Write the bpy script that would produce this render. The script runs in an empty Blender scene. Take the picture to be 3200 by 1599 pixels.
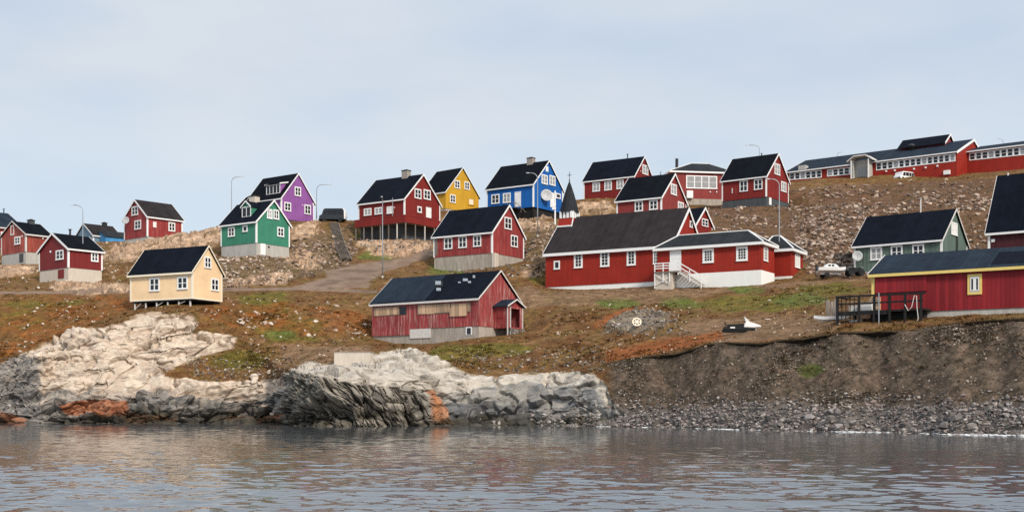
import bpy, bmesh, math, random
import numpy as np
from mathutils import Vector, Matrix

random.seed(7)
rng = np.random.default_rng(11)
scene = bpy.context.scene
COL = scene.collection

# ------------------------------------------------------------------ camera
F, H0, CX, CH = 4000.0, 1272.0, 1600.0, 1.6      # focal length, horizon row, centre column (photo pixels), eye height
cam_d = bpy.data.cameras.new('camera')
cam_d.sensor_width = 36.0
cam_d.lens = 36.0 * F / 3200.0
cam_d.shift_y = (H0 - 799.5) / 3200.0
cam_d.clip_start = 0.5
cam_d.clip_end = 5000
cam = bpy.data.objects.new('camera', cam_d)
COL.objects.link(cam)
cam.location = (0, 0, CH)
cam.rotation_euler = (math.radians(90), 0, 0)
scene.camera = cam

# ------------------------------------------------------------------ light
SUN_DIR = Vector((0.47, -0.80, 0.70)).normalized()     # towards the sun
elev = math.asin(SUN_DIR.z)
world = bpy.data.worlds.new('World')
scene.world = world
world.use_nodes = True
wn = world.node_tree.nodes
wl = world.node_tree.links
wn.clear()
w_out = wn.new('ShaderNodeOutputWorld')
w_bg = wn.new('ShaderNodeBackground')
w_bg.inputs['Strength'].default_value = 0.1
sky = wn.new('ShaderNodeTexSky')
sky.sky_type = 'NISHITA'
sky.sun_disc = False
sky.sun_elevation = elev
sky.sun_rotation = math.atan2(SUN_DIR.x, SUN_DIR.y)
sky.air_density = 1.0
sky.dust_density = 1.0
w_tc = wn.new('ShaderNodeTexCoord')
w_map = wn.new('ShaderNodeMapping')
w_map.inputs['Scale'].default_value = (2.2, 2.2, 7.0)
w_map.inputs['Rotation'].default_value = (0.0, math.radians(14), 0.0)
w_noise = wn.new('ShaderNodeTexNoise')
w_noise.inputs['Scale'].default_value = 2.3
w_noise.inputs['Detail'].default_value = 6.0
w_noise.inputs['Roughness'].default_value = 0.45
w_ramp = wn.new('ShaderNodeValToRGB')
w_ramp.color_ramp.elements[0].position = 0.33
w_ramp.color_ramp.elements[0].color = (5.75, 6.75, 8.1, 1)
w_ramp.color_ramp.elements[1].position = 0.68
w_ramp.color_ramp.elements[1].color = (7.1, 7.65, 8.3, 1)
w_sep = wn.new('ShaderNodeSeparateXYZ')
w_mr = wn.new('ShaderNodeMapRange')
w_mr.inputs['From Min'].default_value = 0.10
w_mr.inputs['From Max'].default_value = 0.24
w_mr.inputs['To Min'].default_value = 1.0
w_mr.inputs['To Max'].default_value = 0.0
w_low = wn.new('ShaderNodeMixRGB')
w_low.inputs['Color2'].default_value = (7.2, 8.5, 9.5, 1)
w_lf = wn.new('ShaderNodeMath'); w_lf.operation = 'MULTIPLY'; w_lf.inputs[1].default_value = 0.7
w_mix = wn.new('ShaderNodeMixRGB')
w_mix.inputs['Fac'].default_value = 0.95
wl.new(w_tc.outputs['Generated'], w_map.inputs['Vector'])
wl.new(w_map.outputs['Vector'], w_noise.inputs['Vector'])
wl.new(w_noise.outputs['Fac'], w_ramp.inputs['Fac'])
wl.new(w_tc.outputs['Generated'], w_sep.inputs['Vector'])
wl.new(w_sep.outputs['Z'], w_mr.inputs['Value'])
wl.new(w_mr.outputs['Result'], w_lf.inputs[0])
wl.new(w_lf.outputs[0], w_low.inputs['Fac'])
wl.new(w_ramp.outputs['Color'], w_low.inputs['Color1'])
wl.new(sky.outputs['Color'], w_mix.inputs['Color1'])
wl.new(w_low.outputs['Color'], w_mix.inputs['Color2'])
# an overcast sky is brighter overhead than towards the horizon
w_up = wn.new('ShaderNodeMapRange')
w_up.inputs['From Min'].default_value = 0.30
w_up.inputs['From Max'].default_value = 0.75
w_up.inputs['To Min'].default_value = 1.0
w_up.inputs['To Max'].default_value = 1.5
w_vm = wn.new('ShaderNodeVectorMath'); w_vm.operation = 'SCALE'
wl.new(w_sep.outputs['Z'], w_up.inputs['Value'])
wl.new(w_mix.outputs['Color'], w_vm.inputs[0])
wl.new(w_up.outputs['Result'], w_vm.inputs['Scale'])
wl.new(w_vm.outputs['Vector'], w_bg.inputs['Color'])
wl.new(w_bg.outputs['Background'], w_out.inputs['Surface'])

sun_d = bpy.data.lights.new('sun', 'SUN')
sun_d.energy = 3.6
sun_d.angle = math.radians(10.0)
sun_d.color = (1.0, 0.92, 0.80)
sun = bpy.data.objects.new('sun', sun_d)
COL.objects.link(sun)
sun.location = (60, -60, 80)
sun.rotation_euler = (-SUN_DIR).to_track_quat('-Z', 'Y').to_euler()

scene.view_settings.view_transform = 'Standard'
scene.view_settings.look = 'None'
scene.view_settings.exposure = 0.0
scene.view_settings.gamma = 1.0
scene.cycles.max_bounces = 5
scene.cycles.diffuse_bounces = 3
scene.cycles.glossy_bounces = 3
scene.cycles.use_denoising = False

# ------------------------------------------------------------------ helpers: tagging, pixels, noise
def tag(o, label=None, cat=None, group=None, kind=None):
    if label: o['label'] = label
    if cat: o['category'] = cat
    if group: o['group'] = group
    if kind: o['kind'] = kind
    return o

def empty(name, loc, rz=0.0, label=None, cat=None, group=None):
    o = bpy.data.objects.new(name, None)
    COL.objects.link(o)
    o.empty_display_size = 0.3
    o.location = loc
    o.rotation_euler = (0, 0, rz)
    return tag(o, label, cat, group)

def world_at(px, py, D):
    return Vector(((px - CX) / F * D, D, CH + D * (H0 - py) / F))

def _hash(ix, iy, iz, seed):
    h = (ix.astype(np.uint32) * np.uint32(374761393) + iy.astype(np.uint32) * np.uint32(668265263)
         + iz.astype(np.uint32) * np.uint32(2147483647) + np.uint32(seed * 974711 + 13))
    h = (h ^ (h >> np.uint32(13))) * np.uint32(1274126177)
    h = h ^ (h >> np.uint32(16))
    return (h & np.uint32(0xffffff)).astype(np.float64) / float(0xffffff)

def vnoise(x, y, z, seed=0):
    x = np.asarray(x, float); y = np.asarray(y, float) + 0 * x; z = np.asarray(z, float) + 0 * x
    xi, yi, zi = np.floor(x), np.floor(y), np.floor(z)
    fx, fy, fz = x - xi, y - yi, z - zi
    fx = fx * fx * (3 - 2 * fx); fy = fy * fy * (3 - 2 * fy); fz = fz * fz * (3 - 2 * fz)
    xi = xi.astype(np.int64); yi = yi.astype(np.int64); zi = zi.astype(np.int64)
    r = 0
    for dx in (0, 1):
        for dy in (0, 1):
            for dz in (0, 1):
                w = (fx if dx else 1 - fx) * (fy if dy else 1 - fy) * (fz if dz else 1 - fz)
                r = r + w * _hash(xi + dx, yi + dy, zi + dz, seed)
    return r * 2 - 1

def fbm(x, y, z, octv=4, seed=0, gain=0.5):
    a, t, s = 1.0, 0, 0
    for k in range(octv):
        t = t + a * vnoise(x * 2 ** k, y * 2 ** k, np.asarray(z) * 2 ** k, seed + k * 17)
        s += a
        a *= gain
    return t / s

def sstep(a, b, x):
    t = np.clip((x - a) / (b - a), 0, 1)
    return t * t * (3 - 2 * t)

def inpoly(px, py, poly):
    r = np.zeros(px.shape, bool)
    n = len(poly)
    for i in range(n):
        x0, y0 = poly[i]; x1, y1 = poly[(i + 1) % n]
        if y0 == y1: continue
        c = (y0 > py) != (y1 > py)
        r ^= c & (px < (x1 - x0) * (py - y0) / (y1 - y0) + x0)
    return r

# ------------------------------------------------------------------ materials
def new_mat(name):
    m = bpy.data.materials.new(name)
    m.use_nodes = True
    nt = m.node_tree
    b = nt.nodes['Principled BSDF']
    return m, nt, b

def lk(nt, a, b): nt.links.new(a, b)

def mnode(nt, op, a=None, b=None):
    n = nt.nodes.new('ShaderNodeMath'); n.operation = op
    for i, v in enumerate((a, b)):
        if v is None: continue
        if isinstance(v, (int, float)): n.inputs[i].default_value = v
        else: nt.links.new(v, n.inputs[i])
    return n.outputs[0]

def plain(name, col, rough=0.6, metal=0.0, var=0.12, scale=6.0, bump=0.0, spec=0.3):
    m, nt, b = new_mat(name)
    tc = nt.nodes.new('ShaderNodeTexCoord')
    no = nt.nodes.new('ShaderNodeTexNoise')
    no.inputs['Scale'].default_value = scale
    no.inputs['Detail'].default_value = 5
    lk(nt, tc.outputs['Object'], no.inputs['Vector'])
    mx = nt.nodes.new('ShaderNodeMixRGB'); mx.blend_type = 'MIX'
    mx.inputs['Color1'].default_value = tuple(c * (1 - var) for c in col) + (1,)
    mx.inputs['Color2'].default_value = tuple(min(1, c * (1 + var)) for c in col) + (1,)
    lk(nt, no.outputs['Fac'], mx.inputs['Fac'])
    lk(nt, mx.outputs['Color'], b.inputs['Base Color'])
    b.inputs['Roughness'].default_value = rough
    b.inputs['Metallic'].default_value = metal
    b.inputs['Specular IOR Level'].default_value = spec
    if bump:
        bp = nt.nodes.new('ShaderNodeBump'); bp.inputs['Strength'].default_value = bump
        bp.inputs['Distance'].default_value = 0.03
        lk(nt, no.outputs['Fac'], bp.inputs['Height']); lk(nt, bp.outputs['Normal'], b.inputs['Normal'])
    return m

def paint(name, col, fade=0.15, fadecol=None, plank=0.16, pv=0.12, rough=0.65, blotch=0.0, gr=.28):
    """painted vertical boarding: board to board variation, grooves, streaks of faded paint"""
    m, nt, b = new_mat(name)
    fadecol = fadecol or tuple(c * 0.6 + 0.18 for c in col)
    tc = nt.nodes.new('ShaderNodeTexCoord')
    sp = nt.nodes.new('ShaderNodeSeparateXYZ'); lk(nt, tc.outputs['Object'], sp.inputs[0])
    s = mnode(nt, 'ADD', sp.outputs['X'], sp.outputs['Y'])
    q = mnode(nt, 'DIVIDE', s, plank)
    fl = mnode(nt, 'FLOOR', q)
    wn_ = nt.nodes.new('ShaderNodeTexWhiteNoise'); wn_.noise_dimensions = '1D'
    lk(nt, fl, wn_.inputs['W'])
    fr = mnode(nt, 'FRACT', q)
    d = mnode(nt, 'ABSOLUTE', mnode(nt, 'SUBTRACT', fr, 0.5))
    groove = mnode(nt, 'GREATER_THAN', d, 0.44)
    cb = nt.nodes.new('ShaderNodeCombineXYZ')
    lk(nt, mnode(nt, 'MULTIPLY', sp.outputs['X'], 5.0), cb.inputs[0])
    lk(nt, mnode(nt, 'MULTIPLY', sp.outputs['Y'], 5.0), cb.inputs[1])
    lk(nt, mnode(nt, 'MULTIPLY', sp.outputs['Z'], 0.45), cb.inputs[2])
    st = nt.nodes.new('ShaderNodeTexNoise'); st.inputs['Scale'].default_value = 1.0; st.inputs['Detail'].default_value = 6
    st.inputs['Roughness'].default_value = 0.65
    lk(nt, cb.outputs[0], st.inputs['Vector'])
    rp = nt.nodes.new('ShaderNodeMapRange')
    rp.inputs['From Min'].default_value = 0.50; rp.inputs['From Max'].default_value = 0.74
    rp.inputs['To Max'].default_value = fade
    lk(nt, st.outputs['Fac'], rp.inputs['Value'])
    bl = nt.nodes.new('ShaderNodeTexNoise'); bl.inputs['Scale'].default_value = 0.55; bl.inputs['Detail'].default_value = 4
    lk(nt, tc.outputs['Object'], bl.inputs['Vector'])
    v0 = mnode(nt, 'MULTIPLY', mnode(nt, 'SUBTRACT', wn_.outputs['Value'], 0.5), 2 * pv)
    v1 = mnode(nt, 'MULTIPLY', mnode(nt, 'SUBTRACT', bl.outputs['Fac'], 0.5), 0.5 + blotch)
    v2 = mnode(nt, 'MULTIPLY', groove, -gr)
    val = mnode(nt, 'ADD', mnode(nt, 'ADD', mnode(nt, 'ADD', v0, v1), v2), 1.0)
    mx = nt.nodes.new('ShaderNodeMixRGB')
    mx.inputs['Color1'].default_value = tuple(col) + (1,)
    mx.inputs['Color2'].default_value = tuple(fadecol) + (1,)
    lk(nt, rp.outputs['Result'], mx.inputs['Fac'])
    hs = nt.nodes.new('ShaderNodeHueSaturation')
    lk(nt, val, hs.inputs['Value']); lk(nt, mx.outputs['Color'], hs.inputs['Color'])
    lk(nt, hs.outputs['Color'], b.inputs['Base Color'])
    b.inputs['Roughness'].default_value = rough
    b.inputs['Specular IOR Level'].default_value = 0.25
    bp = nt.nodes.new('ShaderNodeBump'); bp.inputs['Strength'].default_value = 0.5; bp.inputs['Distance'].default_value = 0.02
    lk(nt, mnode(nt, 'SUBTRACT', 1.0, groove), bp.inputs['Height']); lk(nt, bp.outputs['Normal'], b.inputs['Normal'])
    return m

def roofing(name, col, seam=0.95, var=0.6):
    """roofing felt in overlapping strips with patchy wear"""
    m, nt, b = new_mat(name)
    tc = nt.nodes.new('ShaderNodeTexCoord')
    sp = nt.nodes.new('ShaderNodeSeparateXYZ'); lk(nt, tc.outputs['Object'], sp.inputs[0])
    q = mnode(nt, 'DIVIDE', sp.outputs['X'], seam)
    wn_ = nt.nodes.new('ShaderNodeTexWhiteNoise'); wn_.noise_dimensions = '1D'
    lk(nt, mnode(nt, 'FLOOR', q), wn_.inputs['W'])
    no = nt.nodes.new('ShaderNodeTexNoise'); no.inputs['Scale'].default_value = 0.8; no.inputs['Detail'].default_value = 7
    no.inputs['Roughness'].default_value = 0.6
    lk(nt, tc.outputs['Object'], no.inputs['Vector'])
    v = mnode(nt, 'ADD', mnode(nt, 'MULTIPLY', mnode(nt, 'SUBTRACT', no.outputs['Fac'], 0.5), 2.2 * var),
              mnode(nt, 'MULTIPLY', mnode(nt, 'SUBTRACT', wn_.outputs['Value'], 0.5), 0.22))
    edge = mnode(nt, 'LESS_THAN', mnode(nt, 'FRACT', q), 0.06)
    v = mnode(nt, 'ADD', v, mnode(nt, 'MULTIPLY', edge, 0.35))
    hs = nt.nodes.new('ShaderNodeHueSaturation'); hs.inputs['Color'].default_value = tuple(col) + (1,)
    lk(nt, mnode(nt, 'ADD', v, 1.0), hs.inputs['Value'])
    lk(nt, hs.outputs['Color'], b.inputs['Base Color'])
    b.inputs['Roughness'].default_value = 0.85
    b.inputs['Specular IOR Level'].default_value = 0.04
    bp = nt.nodes.new('ShaderNodeBump'); bp.inputs['Strength'].default_value = 0.3; bp.inputs['Distance'].default_value = 0.03
    lk(nt, no.outputs['Fac'], bp.inputs['Height']); lk(nt, bp.outputs['Normal'], b.inputs['Normal'])
    return m

def concrete(name, col, streak=0.35):
    m, nt, b = new_mat(name)
    tc = nt.nodes.new('ShaderNodeTexCoord')
    mp = nt.nodes.new('ShaderNodeMapping'); mp.inputs['Scale'].default_value = (2.2, 2.2, 0.5)
    lk(nt, tc.outputs['Object'], mp.inputs['Vector'])
    n1 = nt.nodes.new('ShaderNodeTexNoise'); n1.inputs['Scale'].default_value = 1.2; n1.inputs['Detail'].default_value = 8
    n1.inputs['Roughness'].default_value = 0.7
    lk(nt, mp.outputs[0], n1.inputs['Vector'])
    hs = nt.nodes.new('ShaderNodeHueSaturation'); hs.inputs['Color'].default_value = tuple(col) + (1,)
    lk(nt, mnode(nt, 'ADD', mnode(nt, 'MULTIPLY', mnode(nt, 'SUBTRACT', n1.outputs['Fac'], 0.5), 2.6 * streak), 1.0), hs.inputs['Value'])
    lk(nt, hs.outputs['Color'], b.inputs['Base Color'])
    b.inputs['Roughness'].default_value = 0.9
    b.inputs['Specular IOR Level'].default_value = 0.2
    bp = nt.nodes.new('ShaderNodeBump'); bp.inputs['Strength'].default_value = 0.3; bp.inputs['Distance'].default_value = 0.03
    lk(nt, n1.outputs['Fac'], bp.inputs['Height']); lk(nt, bp.outputs['Normal'], b.inputs['Normal'])
    return m

def glass(name, col, rough=0.08):
    m, nt, b = new_mat(name)
    tc = nt.nodes.new('ShaderNodeTexCoord')
    n1 = nt.nodes.new('ShaderNodeTexNoise'); n1.inputs['Scale'].default_value = 1.7
    lk(nt, tc.outputs['Object'], n1.inputs['Vector'])
    hs = nt.nodes.new('ShaderNodeHueSaturation'); hs.inputs['Color'].default_value = tuple(col) + (1,)
    lk(nt, mnode(nt, 'ADD', mnode(nt, 'MULTIPLY', n1.outputs['Fac'], 1.6), 0.2), hs.inputs['Value'])
    lk(nt, hs.outputs['Color'], b.inputs['Base Color'])
    b.inputs['Roughness'].default_value = rough
    b.inputs['Specular IOR Level'].default_value = 0.3
    return m

def attr_ground(name, bump=0.6, fine=9.0, var=0.5, dist=0.12, stretch=(1, 1, 1)):
    """uses the colour stored on the mesh (kinds of soil, plants and rock) with fine grain on top"""
    m, nt, b = new_mat(name)
    at = nt.nodes.new('ShaderNodeAttribute'); at.attribute_name = 'Col'
    ge = nt.nodes.new('ShaderNodeTexCoord')
    mp = nt.nodes.new('ShaderNodeMapping'); mp.inputs['Scale'].default_value = stretch
    lk(nt, ge.outputs['Object'], mp.inputs['Vector'])
    n1 = nt.nodes.new('ShaderNodeTexNoise'); n1.inputs['Scale'].default_value = fine; n1.inputs['Detail'].default_value = 6
    n1.inputs['Roughness'].default_value = 0.7
    lk(nt, mp.outputs[0], n1.inputs['Vector'])
    n2 = nt.nodes.new('ShaderNodeTexNoise'); n2.inputs['Scale'].default_value = fine * 0.22; n2.inputs['Detail'].default_value = 5
    lk(nt, mp.outputs[0], n2.inputs['Vector'])
    v = mnode(nt, 'ADD', mnode(nt, 'MULTIPLY', mnode(nt, 'SUBTRACT', n1.outputs['Fac'], 0.5), 2.0 * var),
              mnode(nt, 'MULTIPLY', mnode(nt, 'SUBTRACT', n2.outputs['Fac'], 0.5), 1.4 * var))
    v = mnode(nt, 'MAXIMUM', mnode(nt, 'ADD', v, 1.0), 0.15)
    hs = nt.nodes.new('ShaderNodeHueSaturation')
    lk(nt, at.outputs['Color'], hs.inputs['Color']); lk(nt, v, hs.inputs['Value'])
    lk(nt, hs.outputs['Color'], b.inputs['Base Color'])
    b.inputs['Roughness'].default_value = 0.95
    b.inputs['Specular IOR Level'].default_value = 0.1
    bp = nt.nodes.new('ShaderNodeBump'); bp.inputs['Strength'].default_value = bump; bp.inputs['Distance'].default_value = dist
    lk(nt, mnode(nt, 'ADD', n1.outputs['Fac'], mnode(nt, 'MULTIPLY', n2.outputs['Fac'], 2.0)), bp.inputs['Height'])
    lk(nt, bp.outputs['Normal'], b.inputs['Normal'])
    return m

M = {}
M['white'] = plain('white paint', (0.80, 0.79, 0.77), 0.5, var=0.05, scale=3)
M['offwhite'] = plain('weathered white paint', (0.62, 0.58, 0.54), 0.6, var=0.25, scale=5)
M['glass'] = glass('window glass', (0.018, 0.02, 0.024))
M['curtain'] = plain('curtained glass', (0.30, 0.30, 0.30), 0.3, var=0.45, scale=2.5)
M['blind'] = plain('drawn blind', (0.72, 0.70, 0.66), 0.5, var=0.1)
M['dark_metal'] = plain('dark metal', (0.03, 0.03, 0.032), 0.5, 0.3)
M['steel'] = plain('galvanised steel', (0.33, 0.35, 0.37), 0.5, 0.5)
M['lamp'] = plain('lamp housing', (0.55, 0.56, 0.57), 0.4)
M['dish'] = plain('dish', (0.45, 0.45, 0.45), 0.5, var=0.15, scale=2)
M['rubber'] = plain('rubber', (0.015, 0.015, 0.016), 0.8)
M['black_plastic'] = plain('black plastic', (0.012, 0.012, 0.014), 0.4)
M['grey_wood'] = paint('weathered grey wood', (0.20, 0.17, 0.145), 0.4, (0.38, 0.35, 0.31), plank=0.14, pv=0.3)
M['pale_wood'] = paint('pale plank', (0.50, 0.33, 0.21), 0.4, (0.62, 0.48, 0.36), plank=0.5, pv=0.3)
M['dark_wood'] = paint('tarred wood', (0.016, 0.014, 0.013), 0.25, (0.06, 0.055, 0.05), plank=0.2, pv=0.3)
M['concrete'] = concrete('concrete', (0.42, 0.40, 0.36))
M['concrete_pale'] = concrete('pale concrete', (0.55, 0.48, 0.40), 0.2)
M['concrete_dark'] = concrete('dark concrete', (0.07, 0.075, 0.08), 0.4)
M['concrete_stain'] = concrete('stained concrete', (0.36, 0.31, 0.26), 0.6)
M['whitewash'] = concrete('whitewashed concrete', (0.80, 0.79, 0.75), 0.08)
M['brick_chimney'] = concrete('chimney render', (0.30, 0.26, 0.22), 0.4)
M['roof_black'] = roofing('black roofing felt', (0.0050, 0.0062, 0.0095))
M['roof_navy'] = roofing('blue black roofing felt', (0.0055, 0.0075, 0.0130))
M['roof_slate'] = roofing('worn slate grey felt', (0.018, 0.026, 0.038))
M['roof_brown'] = roofing('brown black felt', (0.027, 0.0225, 0.023), 0.95, 0.5)
M['roof_grey'] = roofing('grey felt', (0.025, 0.027, 0.030), 0.95, 0.5)
M['red_church'] = paint('church red', (0.285, 0.019, 0.009), 0.05, plank=0.2, pv=0.06)
M['red_deep'] = paint('deep red', (0.20, 0.017, 0.013), 0.10, (0.30, 0.07, 0.06), pv=0.12)
M['red_small'] = paint('brown red', (0.185, 0.020, 0.019), 0.05, pv=0.08)
M['red_faded'] = paint('faded red', (0.270, 0.035, 0.034), 0.45, (0.45, 0.20, 0.17), pv=0.18, blotch=0.3)
M['red_peeling'] = paint('peeling red', (0.29, 0.045, 0.045), 0.95, (0.55, 0.36, 0.31), plank=0.13, pv=0.25, blotch=0.3)
M['red_rust'] = paint('weathered orange red', (0.30, 0.055, 0.040), 0.75, (0.42, 0.17, 0.11), pv=0.25, blotch=0.4)
M['red_boat'] = paint('boathouse red', (0.235, 0.014, 0.018), 0.25, (0.33, 0.05, 0.06), plank=0.32, pv=0.2)
M['red_school'] = paint('brick red', (0.235, 0.035, 0.030), 0.15, (0.3, 0.1, 0.09), pv=0.08)
M['cream'] = paint('cream yellow paint', (0.82, 0.575, 0.34), 0.02, pv=0.015, gr=.05)
M['green'] = paint('sea green paint', (0.045, 0.215, 0.135), 0.05, pv=0.05)
M['purple'] = paint('lilac paint', (0.27, 0.092, 0.315), 0.05, pv=0.05)
M['yellow'] = paint('ochre yellow paint', (0.58, 0.315, 0.022), 0.08, pv=0.06)
M['blue'] = paint('bright blue paint', (0.006, 0.105, 0.375), 0.05, pv=0.06)
M['blue_pale'] = paint('pale blue paint', (0.055, 0.235, 0.47), 0.4, (0.2, 0.32, 0.42), pv=0.15)
M['blue_grey'] = paint('grey blue paint', (0.16, 0.25, 0.33), 0.4, (0.3, 0.36, 0.4), pv=0.12)
M['dark_green'] = paint('grey green paint', (0.105, 0.15, 0.125), 0.35, (0.2, 0.26, 0.22), pv=0.2)
M['dark_red'] = paint('very dark red', (0.055, 0.010, 0.014), 0.2, (0.1, 0.04, 0.04), pv=0.2)
M['trim_yellow'] = plain('yellow trim paint', (0.74, 0.55, 0.17), 0.5, var=0.1)
M['cream_trim'] = plain('cream trim paint', (0.80, 0.70, 0.54), 0.5, var=0.05)
M['stone'] = attr_ground('stone', bump=0.5, fine=7.0, var=0.3, dist=0.05)
M['ground'] = attr_ground('tundra ground', bump=0.9, fine=5.0, var=0.55, dist=0.2)
M['rock'] = attr_ground('bedrock', bump=0.45, fine=3.0, var=0.26, dist=0.2, stretch=(0.4, 0.8, 1.9))
M['gravel'] = attr_ground('gravel road', bump=0.6, fine=5.0, var=0.45, dist=0.08)

# ------------------------------------------------------------------ mesh builder
class MB:
    def __init__(self, o=(0, 0, 0)):
        self.v = []; self.f = []; self.o = o
    def add(self, vs, fs):
        n = len(self.v)
        self.v += [(x + self.o[0], y + self.o[1], z + self.o[2]) for x, y, z in vs]
        self.f += [tuple(i + n for i in f) for f in fs]
        return self
    def box(self, x0, x1, y0, y1, z0, z1):
        return self.add([(x0, y0, z0), (x1, y0, z0), (x1, y1, z0), (x0, y1, z0), (x0, y0, z1), (x1, y0, z1), (x1, y1, z1), (x0, y1, z1)],
                        [(0, 3, 2, 1), (4, 5, 6, 7), (0, 1, 5, 4), (1, 2, 6, 5), (2, 3, 7, 6), (3, 0, 4, 7)])
    def prism(self, poly, axis, c0, c1):
        n = len(poly)
        def P(a, b, c): return {'x': (c, a, b), 'y': (a, c, b), 'z': (a, b, c)}[axis]
        vs = [P(a, b, c0) for a, b in poly] + [P(a, b, c1) for a, b in poly]
        fs = [tuple(range(n)), tuple(range(2 * n - 1, n - 1, -1))] + [(i, (i + 1) % n, n + (i + 1) % n, n + i) for i in range(n)]
        return self.add(vs, fs)
    def hull8(self, b4, t4):
        return self.add(list(b4) + list(t4), [(0, 3, 2, 1), (4, 5, 6, 7), (0, 1, 5, 4), (1, 2, 6, 5), (2, 3, 7, 6), (3, 0, 4, 7)])
    def beam(self, p, q, w, h=None, up=(0, 0, 1)):
        h = h or w
        p, q = Vector(p), Vector(q); d = (q - p).normalized(); u = Vector(up)
        if abs(d.dot(u)) > 0.98: u = Vector((0, 1, 0))
        s = d.cross(u).normalized() * w / 2; t = s.cross(d).normalized() * h / 2
        return self.hull8([tuple(p - s - t), tuple(p + s - t), tuple(p + s + t), tuple(p - s + t)],
                          [tuple(q - s - t), tuple(q + s - t), tuple(q + s + t), tuple(q - s + t)])
    def tube(self, path, r, n=8):
        path = [Vector(p) for p in path]
        rs = r if isinstance(r, (list, tuple)) else [r] * len(path)
        vs = []; fs = []
        for i, p in enumerate(path):
            d = (path[min(i + 1, len(path) - 1)] - path[max(i - 1, 0)]).normalized()
            u = Vector((0, 1, 0)) if abs(d.y) < 0.9 else Vector((1, 0, 0))
            a = d.cross(u).normalized(); b = d.cross(a)
            for k in range(n):
                t = 2 * math.pi * k / n
                vs.append(tuple(p + (a * math.cos(t) + b * math.sin(t)) * rs[i]))
        for i in range(len(path) - 1):
            for k in range(n):
                fs.append((i * n + k, i * n + (k + 1) % n, (i + 1) * n + (k + 1) % n, (i + 1) * n + k))
        fs.append(tuple(range(n - 1, -1, -1))); fs.append(tuple((len(path) - 1) * n + k for k in range(n)))
        return self.add(vs, fs)
    def lathe(self, prof, c=(0, 0, 0), n=16, axis='z', closed=True):
        vs = []; fs = []
        for r, h in prof:
            for k in range(n):
                t = 2 * math.pi * k / n
                a, b = r * math.cos(t), r * math.sin(t)
                p = {'z': (a, b, h), 'y': (a, h, b), 'x': (h, a, b)}[axis]
                vs.append((p[0] + c[0], p[1] + c[1], p[2] + c[2]))
        for i in range(len(prof) - 1):
            for k in range(n):
                fs.append((i * n + k, i * n + (k + 1) % n, (i + 1) * n + (k + 1) % n, (i + 1) * n + k))
        if closed:
            fs.append(tuple(range(n - 1, -1, -1))); fs.append(tuple((len(prof) - 1) * n + k for k in range(n)))
        return self.add(vs, fs)
    def build(self, name, mat, parent=None, smooth=False, bevel=0.0):
        me = bpy.data.meshes.new(name)
        me.from_pydata(self.v, [], self.f)
        bm = bmesh.new(); bm.from_mesh(me)
        bmesh.ops.recalc_face_normals(bm, faces=bm.faces)
        if bevel:
            bmesh.ops.bevel(bm, geom=list(bm.edges), offset=bevel, segments=2, affect='EDGES', clamp_overlap=True)
        bm.to_mesh(me); bm.free()
        if smooth:
            for p in me.polygons: p.use_smooth = True
        me.materials.append(mat if not isinstance(mat, str) else M[mat])
        o = bpy.data.objects.new(name, me)
        COL.objects.link(o)
        if parent is not None: o.parent = parent
        return o

# ------------------------------------------------------------------ houses: measured frames
class House:
    """a gabled house: near corner (where long wall and gable meet), long wall to the far end, gable to the other side.
    side -1: gable shows at the right; +1: gable shows at the left."""
    def __init__(s, key, D, a, side, x0, ye, yb, x1, x2, ya, yf=None, W=None, L=None):
        s.key, s.D, s.s = key, D, side
        r = math.radians(a); s.a = r
        s.P0 = Vector(((x0 - CX) / F * D, D, 0))
        s.e1 = Vector((side * math.cos(r), math.sin(r), 0)); s.e2 = Vector((-side * math.sin(r), math.cos(r), 0))
        s.L = L or s.along(s.e1, x1); s.W = W or s.along(s.e2, x2)
        s.zb = CH + D * (H0 - yb) / F
        s.he = CH + D * (H0 - ye) / F - s.zb
        Dm = D + s.W / 2 * s.e2.y
        s.hr = CH + Dm * (H0 - ya) / F - s.zb
        s.hf = (yf - yb) * D / F if yf else 0.3
        s.rz = side * r
        c = s.P0 + s.e1 * s.L / 2 + s.e2 * s.W / 2
        s.loc = (c.x, c.y, s.zb)
        s.o = (-side * s.L / 2, -s.W / 2, 0)
    def along(s, e, px):
        u = (px - CX) / F
        return (u * s.P0.y - s.P0.x) / (e.x - u * e.y)
    def hit(s, face, px, py):
        e = s.e1 if face == 'L' else s.e2
        t = s.along(e, px); D = s.P0.y + t * e.y
        return t, CH + D * (H0 - py) / F - s.zb
    def ridge_hit(s, px, py):
        P = s.P0 + s.e2 * s.W / 2; u = (px - CX) / F
        t = (u * P.y - P.x) / (s.e1.x - u * s.e1.y); D = P.y + t * s.e1.y
        return t, CH + D * (H0 - py) / F - s.zb
    def mb(s): return MB(s.o)
    def corners(s):
        return [s.P0, s.P0 + s.e1 * s.L, s.P0 + s.e2 * s.W]

HS = {}
def H(key, *a, **k): HS[key] = House(key, *a, **k)
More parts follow.
